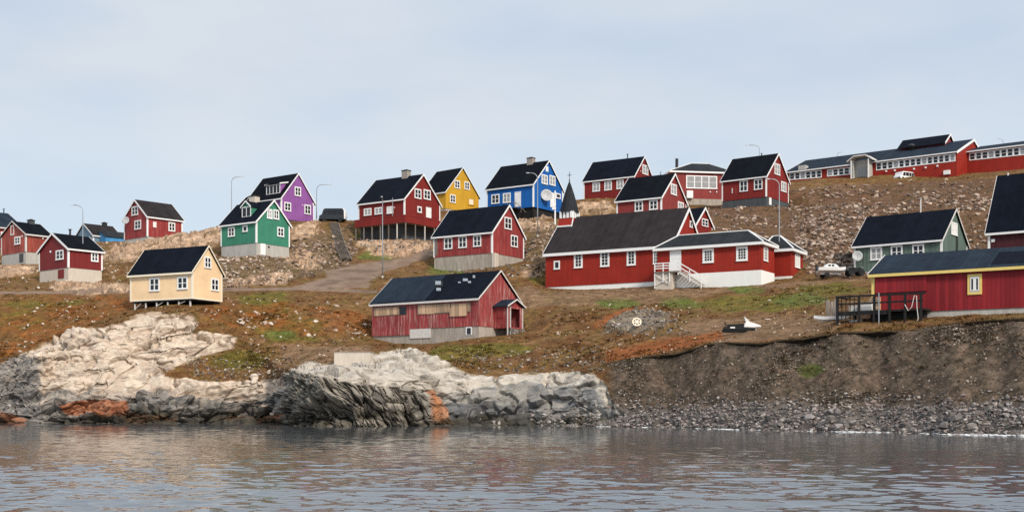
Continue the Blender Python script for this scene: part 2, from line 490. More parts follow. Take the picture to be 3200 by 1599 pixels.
#   key            D    a  side  x0   ye   yb   x1   x2   ya   foot of the foundation
H('weathered',    190, 50, 1,    80, 733, 786,  160,   4, 694, yf=824)
H('small',        171, 50, 1,   213, 779, 835,  320, 122, 731, yf=880)
H('bluefar',      241, 44, 1,   291, 737, 770,  378, 235, 700, yf=776)
H('greyfar',      216, 44, 1,   -60, 706, 770,   74, -160, 655, yf=790)
H('redhill',      210, 48, 1,   460, 679, 738,  570, 388, 626, yf=756)
H('cream',        142, 27, -1,  601, 853, 932,  407, 694, 771, yf=934)
H('green',        184, 36, -1,  801, 695, 758,  690, 905, 628, yf=799)
H('purple',       216, 37, -1,  879, 622, 682,  772, 981, 544, yf=690)
H('porch',        203, 35, -1, 1264, 624, 697, 1120, 1375, 547, yf=745)
H('yellow',       229, 41, -1, 1393, 602, 651, 1315, 1495, 526, yf=658)
H('blue',         216, 35, -1, 1667, 578, 646, 1521, 1758, 504, yf=682)
H('mid',          178, 33, -1, 1538, 728, 790, 1355, 1637, 643, yf=833)
H('church',       159, 30, -1, 2100, 770, 876, 1705, 2195, 652, yf=886)
H('upper',        235, 33, -1, 1982, 553, 612, 1824, 2041, 491, yf=620)
H('lower',        190, 33, -1, 2067, 619, 680, 1927, 2144, 545, yf=686)
H('right',        216, 37, -1, 2395, 553, 614, 2256, 2464, 482, yf=645)
H('rgreen',       149, 38, -1, 2943, 752, 832, 2669, 3022, 656, yf=850)
H('boarded',      133, 35, -1, 1496, 935, 1018, 1163, 1622, 849, yf=1052)
H('boat',          88, 33, -1, 3300, 831, 956, 2725, 3600, 767, yf=968, W=8.0)
H('darkred',      120, 36, -1, 3420, 708, 815, 3088, 3560, 520, yf=830, W=8.0)
H('gablet',       182, 36, -1, 2174, 703, 760, 2100, 2226, 651, yf=770)
H('annex',        148, 30, -1, 2378, 757, 843, 2054, 2410, 716, yf=889, W=4.8)
H('pavilion',     153, 30, -1, 2472, 778, 862, 2388, 2509, 733, yf=870)
H('school',       232,  9, 1,  2098, 535, 619, 2292, 2050, 508, yf=636)
H('longhouse',    236, 38, -1, 2990, 476, 560, 2459, 3122, 437, yf=566, W=18.0)
H('longwing',     230, 38, -1, 3320, 440, 520, 3010, 3440, 424, yf=528, W=15.0)

# ------------------------------------------------------------------ terrain: control points -> thin plate spline
SHORE = np.array([(-900, 128), (0, 128), (250, 127), (500, 128), (750, 131), (835, 131), (872, 126), (898, 119), (914, 111), (1000, 106), (1100, 105), (1300, 109),
                  (1450, 113), (1650, 113), (1850, 107), (2000, 103), (2400, 87.7), (2800, 80), (3000, 74.5), (3200, 71), (3500, 66), (4200, 58)], float)
EDGE = np.array([(1870, 1142, 112.5), (1950, 1124, 110.5), (2030, 1114, 108), (2110, 1106, 106), (2160, 1093, 104.5), (2210, 1077, 103), (2270, 1071, 101),
                 (2376, 1075, 97.5), (2440, 1064, 96), (2510, 1060, 94), (2575, 1048, 92.5), (2632, 1040, 91.5), (2700, 1040, 90), (2765, 1037, 88.6),
                 (2842, 1035, 87.2), (2930, 1018, 85.6), (3050, 1006, 83), (3200, 998, 80), (3500, 990, 74.5), (4200, 985, 64)], float)
def zof(y, D): return CH + D * (H0 - y) / F
ctrl = []
def C(x, y, D): ctrl.append(((x - CX) / F * D, D, zof(y, D)))
def CZ(x, z, D): ctrl.append(((x - CX) / F * D, D, z))
for p in [(-500, 1010, 150), (0, 1000, 150), (0, 920, 157), (0, 882, 172), (-400, 900, 170), (-500, 830, 205), (150, 905, 160),
          (100, 1110, 136), (250, 1035, 137.5), (450, 990, 139), (620, 990, 140), (200, 960, 150), (320, 940, 152), (330, 1000, 142),
          (700, 1040, 139), (760, 1100, 136), (800, 1000, 144), (820, 930, 152), (1000, 1000, 142), (1000, 920, 155), (1000, 1100, 131), (880, 1150, 128),
          (900, 1160, 113), (1050, 1150, 111), (1200, 1160, 112), (1330, 1165, 113), (1100, 1125, 126), (1190, 1100, 129), (1330, 1100, 127), (1420, 1130, 121),
          (1500, 1185, 117), (1650, 1180, 117.5), (1760, 1165, 115.5), (1850, 1152, 114),
          (1700, 1100, 123), (1750, 1040, 131), (1700, 1000, 138), (1650, 930, 150), (1560, 890, 160), (1400, 870, 166),
          (1900, 1060, 122), (1900, 930, 150), (2000, 1000, 134), (2050, 1050, 120), (2100, 960, 138), (2200, 930, 143), (2200, 1045, 116), (2300, 1000, 122),
          (2330, 1037, 112), (2400, 960, 127), (2450, 1015, 108), (2500, 930, 134), (2500, 900, 141), (2600, 872, 146), (2700, 880, 140), (2600, 965, 116),
          (2617, 1014, 94.5), (2886, 1003, 91), (2750, 1008, 93), (3100, 985, 87),
          (1100, 865, 167), (1000, 875, 163), (1200, 835, 178), (1300, 795, 189), (1220, 875, 164), (1350, 775, 195), (1340, 862, 168),
          (200, 915, 158), (700, 908, 157), (900, 893, 160), (600, 765, 195), (560, 732, 207), (650, 716, 210), (450, 800, 186), (350, 800, 195), (320, 860, 176),
          (900, 695, 214), (1040, 694, 213), (1105, 694, 216), (1100, 805, 186), (960, 835, 178), (950, 760, 196), (1090, 755, 198),
          (1700, 700, 206), (1690, 742, 195), (1650, 810, 180), (1740, 790, 183), (1730, 720, 200), (1510, 655, 233), (1640, 690, 210),
          (1800, 640, 228), (2050, 606, 238), (2200, 690, 195), (2260, 655, 212), (2350, 705, 195), (2300, 668, 206), (2480, 650, 210),
          (2600, 785, 165), (2500, 745, 180), (2600, 655, 205), (2800, 640, 205), (3000, 650, 190), (2500, 600, 228), (2700, 577, 240), (2900, 562, 236), (3100, 540, 231), (3210, 527, 226),
          (2460, 570, 251), (2620, 566, 245), (2740, 557, 241), (3400, 520, 220), (3300, 640, 185), (3150, 860, 122), (3200, 760, 150), (2620, 840, 152), (2560, 830, 156),
          (160, 838, 184), (60, 845, 183), (350, 760, 238), (400, 762, 211), (-500, 780, 225)]:
    C(*p)
for p in [(-500, 6, 129), (100, 6.5, 129), (400, 9.5, 129), (600, 9.5, 130), (800, 5.6, 131), (2900, 11.2, 108), (3200, 11.5, 104), (3000, 13, 118), (3700, 9, 80), (4100, 16, 110),
          (-800, 22, 330), (0, 24, 330), (700, 27, 330), (1400, 35, 330), (2000, 40, 330), (2700, 44, 330), (3500, 43, 330), (4200, 36, 260), (-900, 24, 240), (1000, 30, 255), (300, 29, 275)]:
    CZ(*p)
for i in range(0, len(EDGE), 2): C(EDGE[i][0], EDGE[i][1] - 4, EDGE[i][2] + 1.0)
SKIP = {'greyfar', 'gablet', 'darkred', 'longhouse', 'longwing', 'annex', 'pavilion', 'lower', 'cream', 'boat'}
for k, h in HS.items():
    if k in SKIP: continue
    for i, c in enumerate(h.corners()):
        ctrl.append((c.x, c.y, h.zb - h.hf + (0.3 if i else 0.0)))
hb = HS['boat']
for c in hb.corners()[:2]: ctrl.append((c.x, c.y, hb.zb - 0.45))
hc = HS['cream']
ctrl.append((hc.P0.x, hc.P0.y, zof(957, hc.D)))
c = hc.corners()[1]; ctrl.append((c.x, c.y, zof(972, c.y)))
c = hc.corners()[2]; ctrl.append((c.x, c.y, zof(952, c.y)))
ha = HS['annex']
for c in (ha.P0, ha.P0 + ha.e1 * 6): ctrl.append((c.x, c.y, ha.zb - ha.hf))
hp = HS['pavilion']; ctrl.append((hp.P0.x, hp.P0.y, hp.zb - hp.hf))
hl = HS['lower']; ctrl.append((hl.P0.x, hl.P0.y, hl.zb))

ctrl = np.array(ctrl)
SC = 60.0
def tps_k(r2): return np.where(r2 > 1e-12, 0.5 * r2 * np.log(np.maximum(r2, 1e-12)), 0.0)
cx, cy, cz = ctrl[:, 0] / SC, ctrl[:, 1] / SC, ctrl[:, 2]
n = len(cz)
A = np.zeros((n + 3, n + 3))
A[:n, :n] = tps_k((cx[:, None] - cx) ** 2 + (cy[:, None] - cy) ** 2) + np.eye(n) * 0.0006
A[:n, n] = 1; A[:n, n + 1] = cx; A[:n, n + 2] = cy
A[n:, :n] = A[:n, n:].T
sol = np.linalg.solve(A, np.concatenate([cz, np.zeros(3)]))
def tps(X, Y):
    x = np.asarray(X).ravel() / SC; y = np.asarray(Y).ravel() / SC
    out = np.empty(x.size)
    for i in range(0, x.size, 20000):
        xs, ys = x[i:i + 20000], y[i:i + 20000]
        out[i:i + 20000] = tps_k((xs[:, None] - cx) ** 2 + (ys[:, None] - cy) ** 2) @ sol[:n] + sol[n] + sol[n + 1] * xs + sol[n + 2] * ys
    return out.reshape(np.shape(X))

# shore profiles: (distance inland, height) per column
PROF = [(-900, [(0, 0), (.6, 1.2), (4, 2.7), (9, 6), (13, 9.5), (20, 20)]),
        (40, [(0, 0), (.6, 1.2), (4, 2.7), (9, 6), (13, 9.5), (20, 20)]),
        (130, [(0, 0), (.6, 1.6), (2.6, 3.2), (6, 6.2), (10, 9.6), (20, 22)]),
        (250, [(0, 0), (.6, 1.8), (2.5, 3.6), (6, 7.2), (10.5, 11.2), (20, 25)]),
        (600, [(0, 0), (.6, 1.6), (3, 3.6), (6, 6.6), (11, 11.3), (20, 25)]),
        (750, [(0, 0), (.8, 1.5), (2, 3), (4, 5.4), (8, 9.8), (20, 24)]),
        (840, [(0, 0), (.8, 1.6), (2, 3.4), (4, 5.8), (8, 10.5), (20, 25)]),
        (890, [(0, 0), (.7, 2.0), (1.6, 4.0), (3, 5.2), (8, 10), (20, 24)]),
        (915, [(0, 0), (.4, 2.4), (1.0, 4.3), (3, 4.7), (8, 5.3), (25, 12)]),
        (1330, [(0, 0), (.7, 2.2), (1.6, 4.0), (3.5, 4.6), (8, 5.4), (25, 12)]),
        (1450, [(0, 0), (1.2, 1.5), (2.5, 3), (4, 4.3), (8, 5.2), (25, 14)]),
        (1830, [(0, 0), (2, 1.4), (3.5, 2.8), (5, 4.2), (8, 5.6), (25, 16)])]
for x in (1890, 2000, 2200, 2400, 2600, 2800, 3000, 3200, 3500, 4200):
    ds = np.interp(x, SHORE[:, 0], SHORE[:, 1]); de = np.interp(x, EDGE[:, 0], EDGE[:, 2]); ye = np.interp(x, EDGE[:, 0], EDGE[:, 1])
    ze = zof(ye, de)
    d = de - ds
    PROF.append((x, [(0, 0), (min(3.2, d * .4), 1.9), (d - .2, ze - .28), (d, ze), (d + .3, ze + 3), (d + 20, ze + 40)]))
PX = np.array([p[0] for p in PROF], float)
PD = np.array([[q[0] for q in p[1]] for p in PROF]); PZ = np.array([[q[1] for q in p[1]] for p in PROF])

UMAX = 0.53
NC, NR = 1400, 640
# coarse TPS table on a (u, D) grid
cu = np.linspace(-UMAX, UMAX, 150)
cd = np.concatenate([np.linspace(50, 150, 150), np.linspace(150, 340, 130)[1:]])
TT = tps(cu[:, None] * cd[None, :], np.broadcast_to(cd, (150, cd.size)))
def tps_fast(u, D):
    fu = np.clip((u + UMAX) / (2 * UMAX) * 149, 0, 148.999); iu = fu.astype(int); fu = fu - iu
    idx = np.clip(np.searchsorted(cd, D) - 1, 0, cd.size - 2); fd = np.clip((D - cd[idx]) / (cd[idx + 1] - cd[idx]), 0, 1)
    return (TT[iu, idx] * (1 - fu) * (1 - fd) + TT[iu + 1, idx] * fu * (1 - fd) + TT[iu, idx + 1] * (1 - fu) * fd + TT[iu + 1, idx + 1] * fu * fd)

us = np.linspace(-UMAX, UMAX, NC)
pxs = us * F + CX
jit = fbm(pxs / 110.0, 0 * pxs, 0 * pxs, 2, 3) * np.interp(pxs, [0, 800, 880, 1000, 1900, 2100], [1.6, 1.2, .2, .5, .6, .7])
Ds = np.interp(pxs, SHORE[:, 0], SHORE[:, 1]) + jit
Pd = np.stack([np.interp(pxs, PX, PD[:, k]) for k in range(6)], 1)
Pz = np.stack([np.interp(pxs, PX, PZ[:, k]) for k in range(6)], 1)
def base_z(ci, D):
    """ci: column index array, D distances -> undetailed ground height"""
    u = us[ci]; d = D - Ds[ci]
    S = np.where(d < 0, d * 0.35, 0.0)
    for k in range(5):
        d0, d1, z0, z1 = Pd[ci, k], Pd[ci, k + 1], Pz[ci, k], Pz[ci, k + 1]
        t = (d - d0) / (d1 - d0)
        S = np.where((d >= d0), z0 + (z1 - z0) * t, S)
    X_ = u * D; wb = vnoise(X_ * .13, D * .13, 0 * D, 31) * 1.3 + vnoise(X_ * .5, D * .5, 0 * D, 32) * .35
    per = 1.75
    q = (S - .10 * X_ + wb) / per; fq = q - np.floor(q)
    ft = fq + .80 * (np.clip((fq - .25) / .62, 0, 1) ** 1.6 - fq)
    wr = np.clip((d - .15) / .5, 0, 1) * np.where(d < 14, 1, 0) * np.interp(pxs[ci], [-900, 800, 840, 1340, 1420, 1800, 1880], [1, 1, .25, .25, .8, .8, 0])
    S = S + (ft - fq) * per * wr
    T = tps_fast(u, D)
    k_ = 0.35
    hh = np.clip(0.5 + 0.5 * (T - S) / k_, 0, 1)
    return np.where(d > 22, T, T * (1 - hh) + S * hh - k_ * hh * (1 - hh))
# adaptive rows: even steps along the ground as seen from the water
NF = 1500
fineq = np.concatenate([np.linspace(-6, 26, 700), np.linspace(26, 210, NF - 700 + 1)[1:]])
GD = np.empty((NC, NR)); GZ = np.empty((NC, NR))
for c0 in range(0, NC, 100):
    ci = np.arange(c0, min(NC, c0 + 100))
    D = Ds[ci][:, None] + fineq[None, :]
    Z = base_z(np.repeat(ci[:, None], NF, 1), D)
    ypx = (Z - CH) / D * F
    step = np.abs(np.diff(ypx, axis=1)) + 0.12 * np.diff(D, axis=1) + 0.5 * np.abs(np.diff(Z, axis=1))
    cum = np.concatenate([np.zeros((len(ci), 1)), np.cumsum(step, 1)], 1)
    for r, c_ in enumerate(ci):
        cm = np.interp(146.0, D[r], cum[r]); nr1 = int(NR * .56)
        t = np.concatenate([np.linspace(0, cm, nr1), np.linspace(cm, cum[r, -1], NR - nr1 + 1)[1:]])
        GD[c_] = np.interp(t, cum[r], D[r]); GZ[c_] = np.interp(t, cum[r], Z[r])
GX = us[:, None] * GD
GPX = np.repeat(pxs[:, None], NR, 1)
GPY = H0 - (GZ - CH) / GD * F
QX, QY, QZ = GX.ravel(), GD.ravel(), GZ.ravel()
px, py = GPX.ravel(), GPY.ravel()

# ---- kinds of ground (outlines measured on the photo, fixed to the ground they lie on)
jx = [fbm(QX * .22, QY * .22, QZ * .22, 5, 40 + i, .6) * 46 for i in range(2)]
jy = [fbm(QX * .22, QY * .22, QZ * .5, 5, 60 + i, .6) * 26 for i in range(2)]
fx_ = fbm(QX * 2.2, QY * 2.2, QZ * 2.2, 2, 90) * 9
def mask(poly, j=1.0):
    a = inpoly(px + jx[0] * j + fx_ * j, py + jy[0] * j + fx_ * .6 * j, poly).astype(float)
    b = inpoly(px + jx[1] * j - fx_ * j, py + jy[1] * j - fx_ * .6 * j, poly).astype(float)
    c_ = inpoly(px + jx[0] * j, py + jy[1] * j, poly).astype(float)
    return (a + b + c_) / 3
def ell(x, y, rx, ry):
    return [(x + rx * math.cos(t * math.pi / 6), y + ry * math.sin(t * math.pi / 6)) for t in range(12)]
R = {}
R['rock_left'] = mask([(-900, 1345), (-900, 1150), (0, 1150), (60, 1110), (130, 1070), (250, 1025), (330, 1020), (440, 985), (600, 982), (622, 1010), (610, 1040), (720, 1040),
                       (745, 1055), (730, 1085), (660, 1100), (560, 1140), (500, 1165), (620, 1190), (760, 1190), (905, 1180), (912, 1345)], .7)
R['prom'] = mask([(885, 1345), (885, 1170), (960, 1130), (1040, 1132), (1170, 1114), (1185, 1098), (1250, 1086), (1310, 1100), (1390, 1128), (1460, 1170), (1540, 1178), (1640, 1168),
                  (1780, 1160), (1850, 1165), (1890, 1200), (1935, 1290), (1880, 1320), (1640, 1345)], .7)
R['hillrock'] = np.maximum.reduce([mask(p) for p in (
    [(318, 805), (350, 772), (450, 740), (560, 722), (690, 704), (692, 770), (640, 785), (560, 812), (440, 815), (330, 812)],
    [(-300, 832), (110, 832), (115, 862), (-300, 866)],
    [(905, 703), (1000, 690), (1005, 722), (960, 742), (905, 742)], [(880, 785), (960, 778), (1015, 822), (960, 842), (880, 822)],
    [(1125, 748), (1200, 742), (1340, 752), (1330, 790), (1250, 800), (1130, 775)], [(150, 880), (320, 872), (420, 900), (300, 925), (150, 905)],
    [(1600, 690), (1700, 680), (1730, 690), (1725, 720), (1610, 716)], [(640, 880), (900, 850), (900, 880), (700, 905)], [(1640, 845), (1690, 845), (1690, 870), (1600, 862)],
    [(1780, 640), (1900, 628), (1920, 660), (1800, 672)])])
R['mound'] = mask([(1895, 1040), (1915, 1010), (1960, 985), (2040, 978), (2090, 992), (2095, 1015), (2040, 1042), (1960, 1045)], .9) * .9
R['scree'] = mask([(2440, 600), (2600, 585), (3300, 548), (3300, 800), (2700, 872), (2560, 862), (2480, 790), (2160, 690), (2200, 650)])
R['slope_mid'] = np.maximum(mask([(700, 800), (1110, 700), (1110, 830), (900, 880), (700, 905), (560, 830)]), mask([(1640, 700), (1760, 700), (1710, 870), (1640, 880)]))
edge_y = np.interp(px, EDGE[:, 0], EDGE[:, 1])
bankm = (px > 1880) & (py > edge_y + 1)
R['bank'] = np.where(bankm, 1.0, 0) * sstep(1870, 1930, px + jx[0] * .5)
R['beach'] = sstep(1252, 1294, py + jy[0] * 1.2 + fx_) * sstep(1600, 1660, px + (py - 1300) * -1.0 + jx[0] * .5) * (px > 1560) * np.where(px < 1930, sstep(1296, 1312, py + fx_), 1)
road_poly = [(1010, 848), (1100, 830), (1250, 806), (1358, 776), (1360, 800), (1280, 826), (1200, 850), (1165, 878), (1150, 898), (1060, 900), (900, 905), (895, 897), (960, 884), (1030, 866)]
R['road'] = np.maximum(mask(road_poly, .45), np.maximum(((np.abs(py - np.interp(px, [0, 400, 700, 930, 1200], [914, 912, 905, 902, 912])) < 4.5) & (px < 1180)).astype(float) * (np.abs(GD.ravel() - 158) < 14),
                                                       0 * px))
R['soil'] = np.maximum.reduce([mask([(1560, 898), (1700, 915), (2050, 893), (2200, 902), (2440, 885), (2700, 866), (2700, 876), (2450, 900), (2200, 922), (2000, 925), (1800, 940), (1640, 925)], .6), mask([(1640, 890), (1720, 930), (2050, 905), (2240, 920), (2050, 945), (1850, 955), (1640, 965), (1560, 930)]),
                               mask([(2150, 1000), (2600, 985), (2620, 1040), (2450, 1062), (2250, 1070), (2130, 1050)]), mask([(880, 1080), (1040, 1085), (1160, 1080), (1040, 1125), (900, 1140)]),
                               mask([(2480, 590), (2750, 575), (2800, 620), (2650, 650), (2480, 640)])])
R['rust'] = np.maximum.reduce([mask(p) for p in ([(-300, 925), (400, 922), (430, 960), (300, 1015), (130, 1065), (0, 1125), (-300, 1125)],
    [(640, 950), (780, 955), (900, 945), (1160, 970), (1165, 1045), (1000, 1050), (800, 1045), (640, 1000)],
    [(1885, 1135), (1900, 1090), (2000, 1070), (2150, 1045), (2250, 1030), (2260, 1052), (2150, 1085), (2000, 1112)], [(1855, 1030), (1890, 990), (1960, 960), (2040, 958), (2000, 985), (1900, 1020)])])
R['olive'] = np.maximum.reduce([mask(p) for p in ([(740, 920), (900, 915), (930, 990), (1010, 1000), (980, 1065), (850, 1065), (770, 1000)], ell(150, 950, 150, 20), ell(60, 1000, 90, 30),
    ell(1430, 1105, 90, 26), ell(1560, 1090, 110, 24), ell(1770, 935, 120, 18), ell(760, 1120, 90, 26), ell(2350, 950, 180, 26), ell(2600, 905, 120, 20), ell(1700, 870, 60, 20))])
R['green'] = np.maximum.reduce([mask(p) for p in (ell(2505, 938, 85, 18), ell(1930, 945, 75, 15), ell(2130, 948, 60, 18), ell(1190, 795, 70, 18), ell(1385, 846, 60, 12), ell(2530, 1157, 42, 18),
    ell(2330, 905, 60, 10), ell(880, 1040, 50, 18), ell(1150, 735, 40, 10))])

def lin(r, g, b): return np.array([((c / 255 + .055) / 1.055) ** 2.4 if c > 10 else c / 255 / 12.92 for c in (r, g, b)])
def mixc(base, m, *cols, seed=0, sc=1.0):
    """blend region colours: cols mixed by patchy noise"""
    nn = fbm(QX * sc, QY * sc, QZ * sc, 4, 200 + seed) * 1.6 + 0.5
    nn = np.clip(nn, 0, 0.9999) * (len(cols) - 1)
    i = nn.astype(int); f = (nn - i)[:, None]
    cc = np.array(cols)
    c_ = cc[i] * (1 - f) + cc[np.minimum(i + 1, len(cols) - 1)] * f
    return base * (1 - m[:, None]) + c_ * m[:, None]
col = mixc(np.zeros((QX.size, 3)), np.ones(QX.size), (.118, .062, .027), (.155, .09, .045), (.125, .085, .03), (.175, .108, .06), seed=1, sc=.5)
col = mixc(col, R['slope_mid'], (.115, .08, .042), (.17, .12, .085), (.09, .072, .03), seed=2, sc=.8)
col = mixc(col, R['olive'] * .9, (.125, .118, .024), (.095, .092, .024), (.16, .125, .033), seed=3, sc=.8)
col = mixc(col, R['rust'] * np.clip(.62 + 1.1 * fbm(QX * .35, QY * .35, QZ * .35, 3, 77), .05, .9), (.20, .074, .022), (.135, .072, .028), (.23, .084, .025), (.15, .088, .034), seed=4, sc=.45)
orp = np.maximum(mask([(1885, 1135), (1900, 1095), (2000, 1075), (2150, 1048), (2250, 1032), (2270, 1052), (2150, 1085), (2000, 1112)], .5), mask([(1855, 1025), (1890, 992), (1950, 962), (2030, 958), (1960, 985), (1900, 1015)], .5))
col = mixc(col, orp * .85, (.24, .085, .032), (.19, .075, .03), (.27, .10, .04), seed=31, sc=.6)
col = mixc(col, R['soil'] * .9 * (1 - orp), (.165, .108, .072), (.21, .145, .10), (.14, .095, .06), seed=5, sc=.5)
col = mixc(col, R['green'] * .9, (.082, .122, .026), (.105, .135, .038), (.09, .10, .03), seed=6, sc=.9)
col = mixc(col, R['scree'], (.108, .066, .044), (.142, .092, .065), (.09, .058, .030), (.125, .07, .045), seed=7, sc=.4)
col = mixc(col, R['bank'], (.108, .083, .066), (.138, .107, .087), (.088, .071, .053), (.135, .100, .080), seed=8, sc=.5)
bg_ = mask(ell(2530, 1157, 46, 20)) * .9
col = mixc(col, bg_, (.07, .10, .025), (.09, .10, .03), seed=9, sc=.9)
col = mixc(col, R['hillrock'], (.42, .31, .245), (.29, .21, .16), (.50, .39, .315), (.20, .145, .10), seed=10, sc=.5)
col = mixc(col, R['mound'], (.20, .185, .17), (.125, .11, .095), (.25, .235, .215), seed=11, sc=.8)
col = mixc(col, R['road'], (.175, .115, .08), (.215, .148, .108), (.14, .094, .065), seed=12, sc=.4)
col = mixc(col, R['beach'], (.12, .10, .09), (.165, .138, .122), (.09, .078, .07), seed=13, sc=.7)
# bedrock at the shore
pale = [(.55, .44, .34), (.46, .355, .275), (.60, .50, .395), (.36, .275, .215), (.57, .46, .36)]
ledge = [(.46, .405, .34), (.37, .325, .275), (.53, .47, .395), (.31, .27, .23)]
grey = [(.17, .158, .146), (.25, .222, .195), (.12, .116, .112), (.30, .255, .215)]
dark = [(.22, .195, .16), (.35, .31, .26), (.14, .125, .108)]
strat = fbm(QX * .12, QY * .12, (QZ - .12 * QX) * 1.6, 3, 301)
col = mixc(col, R['rock_left'], *pale, seed=14, sc=.5)
low = sstep(1202, 1246, py + jy[0] * 1.5 + jx[1] * .6 + strat * 30)
rub = mask([(-300, 1120), (60, 1115), (140, 1125), (120, 1180), (100, 1300), (-300, 1300)])
rl = R['rock_left']
col = mixc(col, rl * np.clip(low + rub * .85, 0, 1), *grey, seed=15, sc=.6)
wet = sstep(1.75, 0.3, QZ + strat * 1.6 + jx[1] * .03)
for e_ in ([(195, 1262), (285, 1255), (290, 1292), (200, 1290)], [(285, 1252), (400, 1248), (402, 1300), (290, 1300)], [(390, 1292), (560, 1300), (550, 1320), (390, 1318)], [(-80, 1292), (78, 1297), (80, 1325), (-80, 1325)],
           [(700, 1300), (900, 1290), (900, 1320), (700, 1320)]):
    col = mixc(col, mask(e_, .6) * rl, (.28, .10, .05), (.36, .16, .09), (.20, .085, .05), seed=16, sc=1.5)
pm = R['prom']
col = mixc(col, pm, *ledge, seed=17, sc=.6)
facem = np.maximum(mask([(880, 1345), (880, 1162), (960, 1168), (1060, 1196), (1200, 1212), (1290, 1212), (1340, 1222), (1355, 1345)], .6), 0)
col = mixc(col, pm * facem, *dark, seed=18, sc=.9)
pg = mask([(1345, 1235), (1500, 1218), (1650, 1205), (1850, 1205), (1930, 1295), (1880, 1330), (1350, 1345)], .8)
col = mixc(col, pm * pg, (.25, .235, .21), (.33, .30, .265), (.19, .185, .18), seed=19, sc=.6)
pgl = mask([(1360, 1262), (1480, 1258), (1560, 1270), (1690, 1262), (1700, 1320), (1360, 1345)], .8)
col = mixc(col, pm * pgl * .85, (.10, .10, .105), (.14, .138, .138), seed=20, sc=.6)
ora = mask([(1338, 1215), (1368, 1212), (1395, 1270), (1410, 1328), (1352, 1328)], .45)
col = mixc(col, ora, (.42, .19, .09), (.34, .17, .10), (.50, .27, .16), seed=21, sc=1.2)
rockm = np.clip(np.maximum.reduce([rl, pm]), 0, 1)
col = mixc(col, rockm * wet * .85, (.03, .027, .02), (.055, .045, .028), seed=22, sc=1.)
# speckle of plants, lichen and grit
tn_ = (1 - np.clip(rockm + R['road'] + R['beach'] + R['bank'] * .35, 0, 1))[:, None]
col = col * (1 + tn_ * (np.array([1.10, .97, .80]) - 1))
sp1 = vnoise(QX * 5, QY * 5, QZ * 5, 400); sp2 = fbm(QX * 1.7, QY * 1.7, QZ * 1.7, 3, 410)
soft = 1 - np.clip(rockm + R['road'], 0, 1)
col = col * np.clip(1 + soft * (.32 * sp1 + .55 * sp2), .25, 2)[:, None]
lich = sstep(.15, .5, fbm(QX * .9, QY * .9, QZ * 2.2, 4, 420))
col = col * (1 - rockm * lich * .5)[:, None]
col = np.clip(col, .008, .75)

# ---- relief
P = np.stack([QX, QY, QZ], 1).reshape(NC, NR, 3)
def normals(P):
    du = np.gradient(P, axis=0); dv = np.gradient(P, axis=1)
    N = np.cross(du, dv); N /= np.maximum(np.linalg.norm(N, axis=2, keepdims=True), 1e-9)
    return N
Nn = normals(P)
Nn[Nn[..., 2] < 0] *= -1
hard = np.clip(np.maximum(rockm, R['hillrock'] * .6 + R['mound'] * .5), 0, 1)
flat = 1 - np.clip(R['road'], 0, 1)
disp = (.12 * fbm(QX * .55, QY * .55, QZ * .55, 4, 500) + .07 * fbm(QX * 2.1, QY * 2.1, QZ * 2.1, 3, 510)) * flat * (1 - hard)
disp += (np.clip(R['scree'] + R['slope_mid'] + R['bank'] * .5, 0, 1)) * .22 * np.abs(fbm(QX * 1.1, QY * 1.1, QZ * 1.1, 3, 515)) * (1 - hard)
disp += R['mound'] * .55
disp += R['beach'] * .12 * vnoise(QX * 2.5, QY * 2.5, QZ * 2.5, 517)
# gullies running down the bank
disp += R['bank'] * (.10 * fbm(QX * .7, QY * .3, QZ * .25, 2, 520) + .09 * fbm(QX * 1.6, QY * 1.6, QZ * 1.6, 3, 521))
# left outcrop: ledges dipping gently, joints across
wob = fbm(QX * .22, QY * .22, QZ * .22, 3, 530)
t1 = (QZ - .26 * QX + .2 * QY) * .85 + wob * 1.5
f1 = t1 - np.floor(t1)
saw = np.where(f1 < .78, f1 / .78, (1 - f1) / .22)
amp1 = .25 + .75 * sstep(-.2, .5, fbm(QX * .18, QY * .18, QZ * .3, 2, 540))
led = saw * .62 * amp1
j1 = 1 - np.abs(fbm(QX * .35 + QZ * .2, QY * .35, QZ * .28 - QX * .1, 3, 550)); crack = -sstep(.90, .98, j1) * .75
t1b = (QZ - .22 * QX) * 2.8 + wob * 2.6; f1b = t1b - np.floor(t1b)
fine_l = np.where(f1b < .8, f1b / .8, (1 - f1b) / .2) * .11
rough = .4 * fbm(QX * .35, QY * .35, QZ * .5, 2, 560) + .07 * fbm(QX * 1.9, QY * 1.9, QZ * 2.6, 3, 570)
disp += rl * (led * (.2 + .4 * low) + crack * .5 + fine_l * (.25 + .5 * low) + rough * .6)
def worley(x, y, z, seed):
    xi, yi, zi = (np.floor(v).astype(np.int64) for v in (x, y, z))
    f1 = np.full(x.shape, 9.0); f2 = np.full(x.shape, 9.0); val = np.zeros(x.shape)
    for dx in (-1, 0, 1):
        for dy in (-1, 0, 1):
            for dz in (-1, 0, 1):
                a_, b_, c_ = xi + dx, yi + dy, zi + dz
                h1, h2, h3, h4 = _hash(a_, b_, c_, seed), _hash(a_, b_, c_, seed + 1), _hash(a_, b_, c_, seed + 2), _hash(a_, b_, c_, seed + 3)
                ex, ey, ez = x - a_ - h1, y - b_ - h2, z - c_ - h3
                d_ = np.sqrt(ex * ex + ey * ey + ez * ez)
                v_ = (h4 - .5) + (ex * (h2 - .5) + ey * (h3 - .5) + ez * (h1 - .5)) * 1.3
                near = d_ < f1
                f2 = np.where(near, f1, np.minimum(f2, d_)); val = np.where(near, v_, val); f1 = np.where(near, d_, f1)
    return f1, f2, val
hk = np.nonzero((rockm + R['hillrock'] + R['mound']) > .02)[0]
fac = np.zeros(QX.size)
wx_ = fbm(QX[hk] * .3, QY[hk] * .3, QZ[hk] * .3, 2, 620) * .8
dip = QZ[hk] - .2 * QX[hk] + wx_
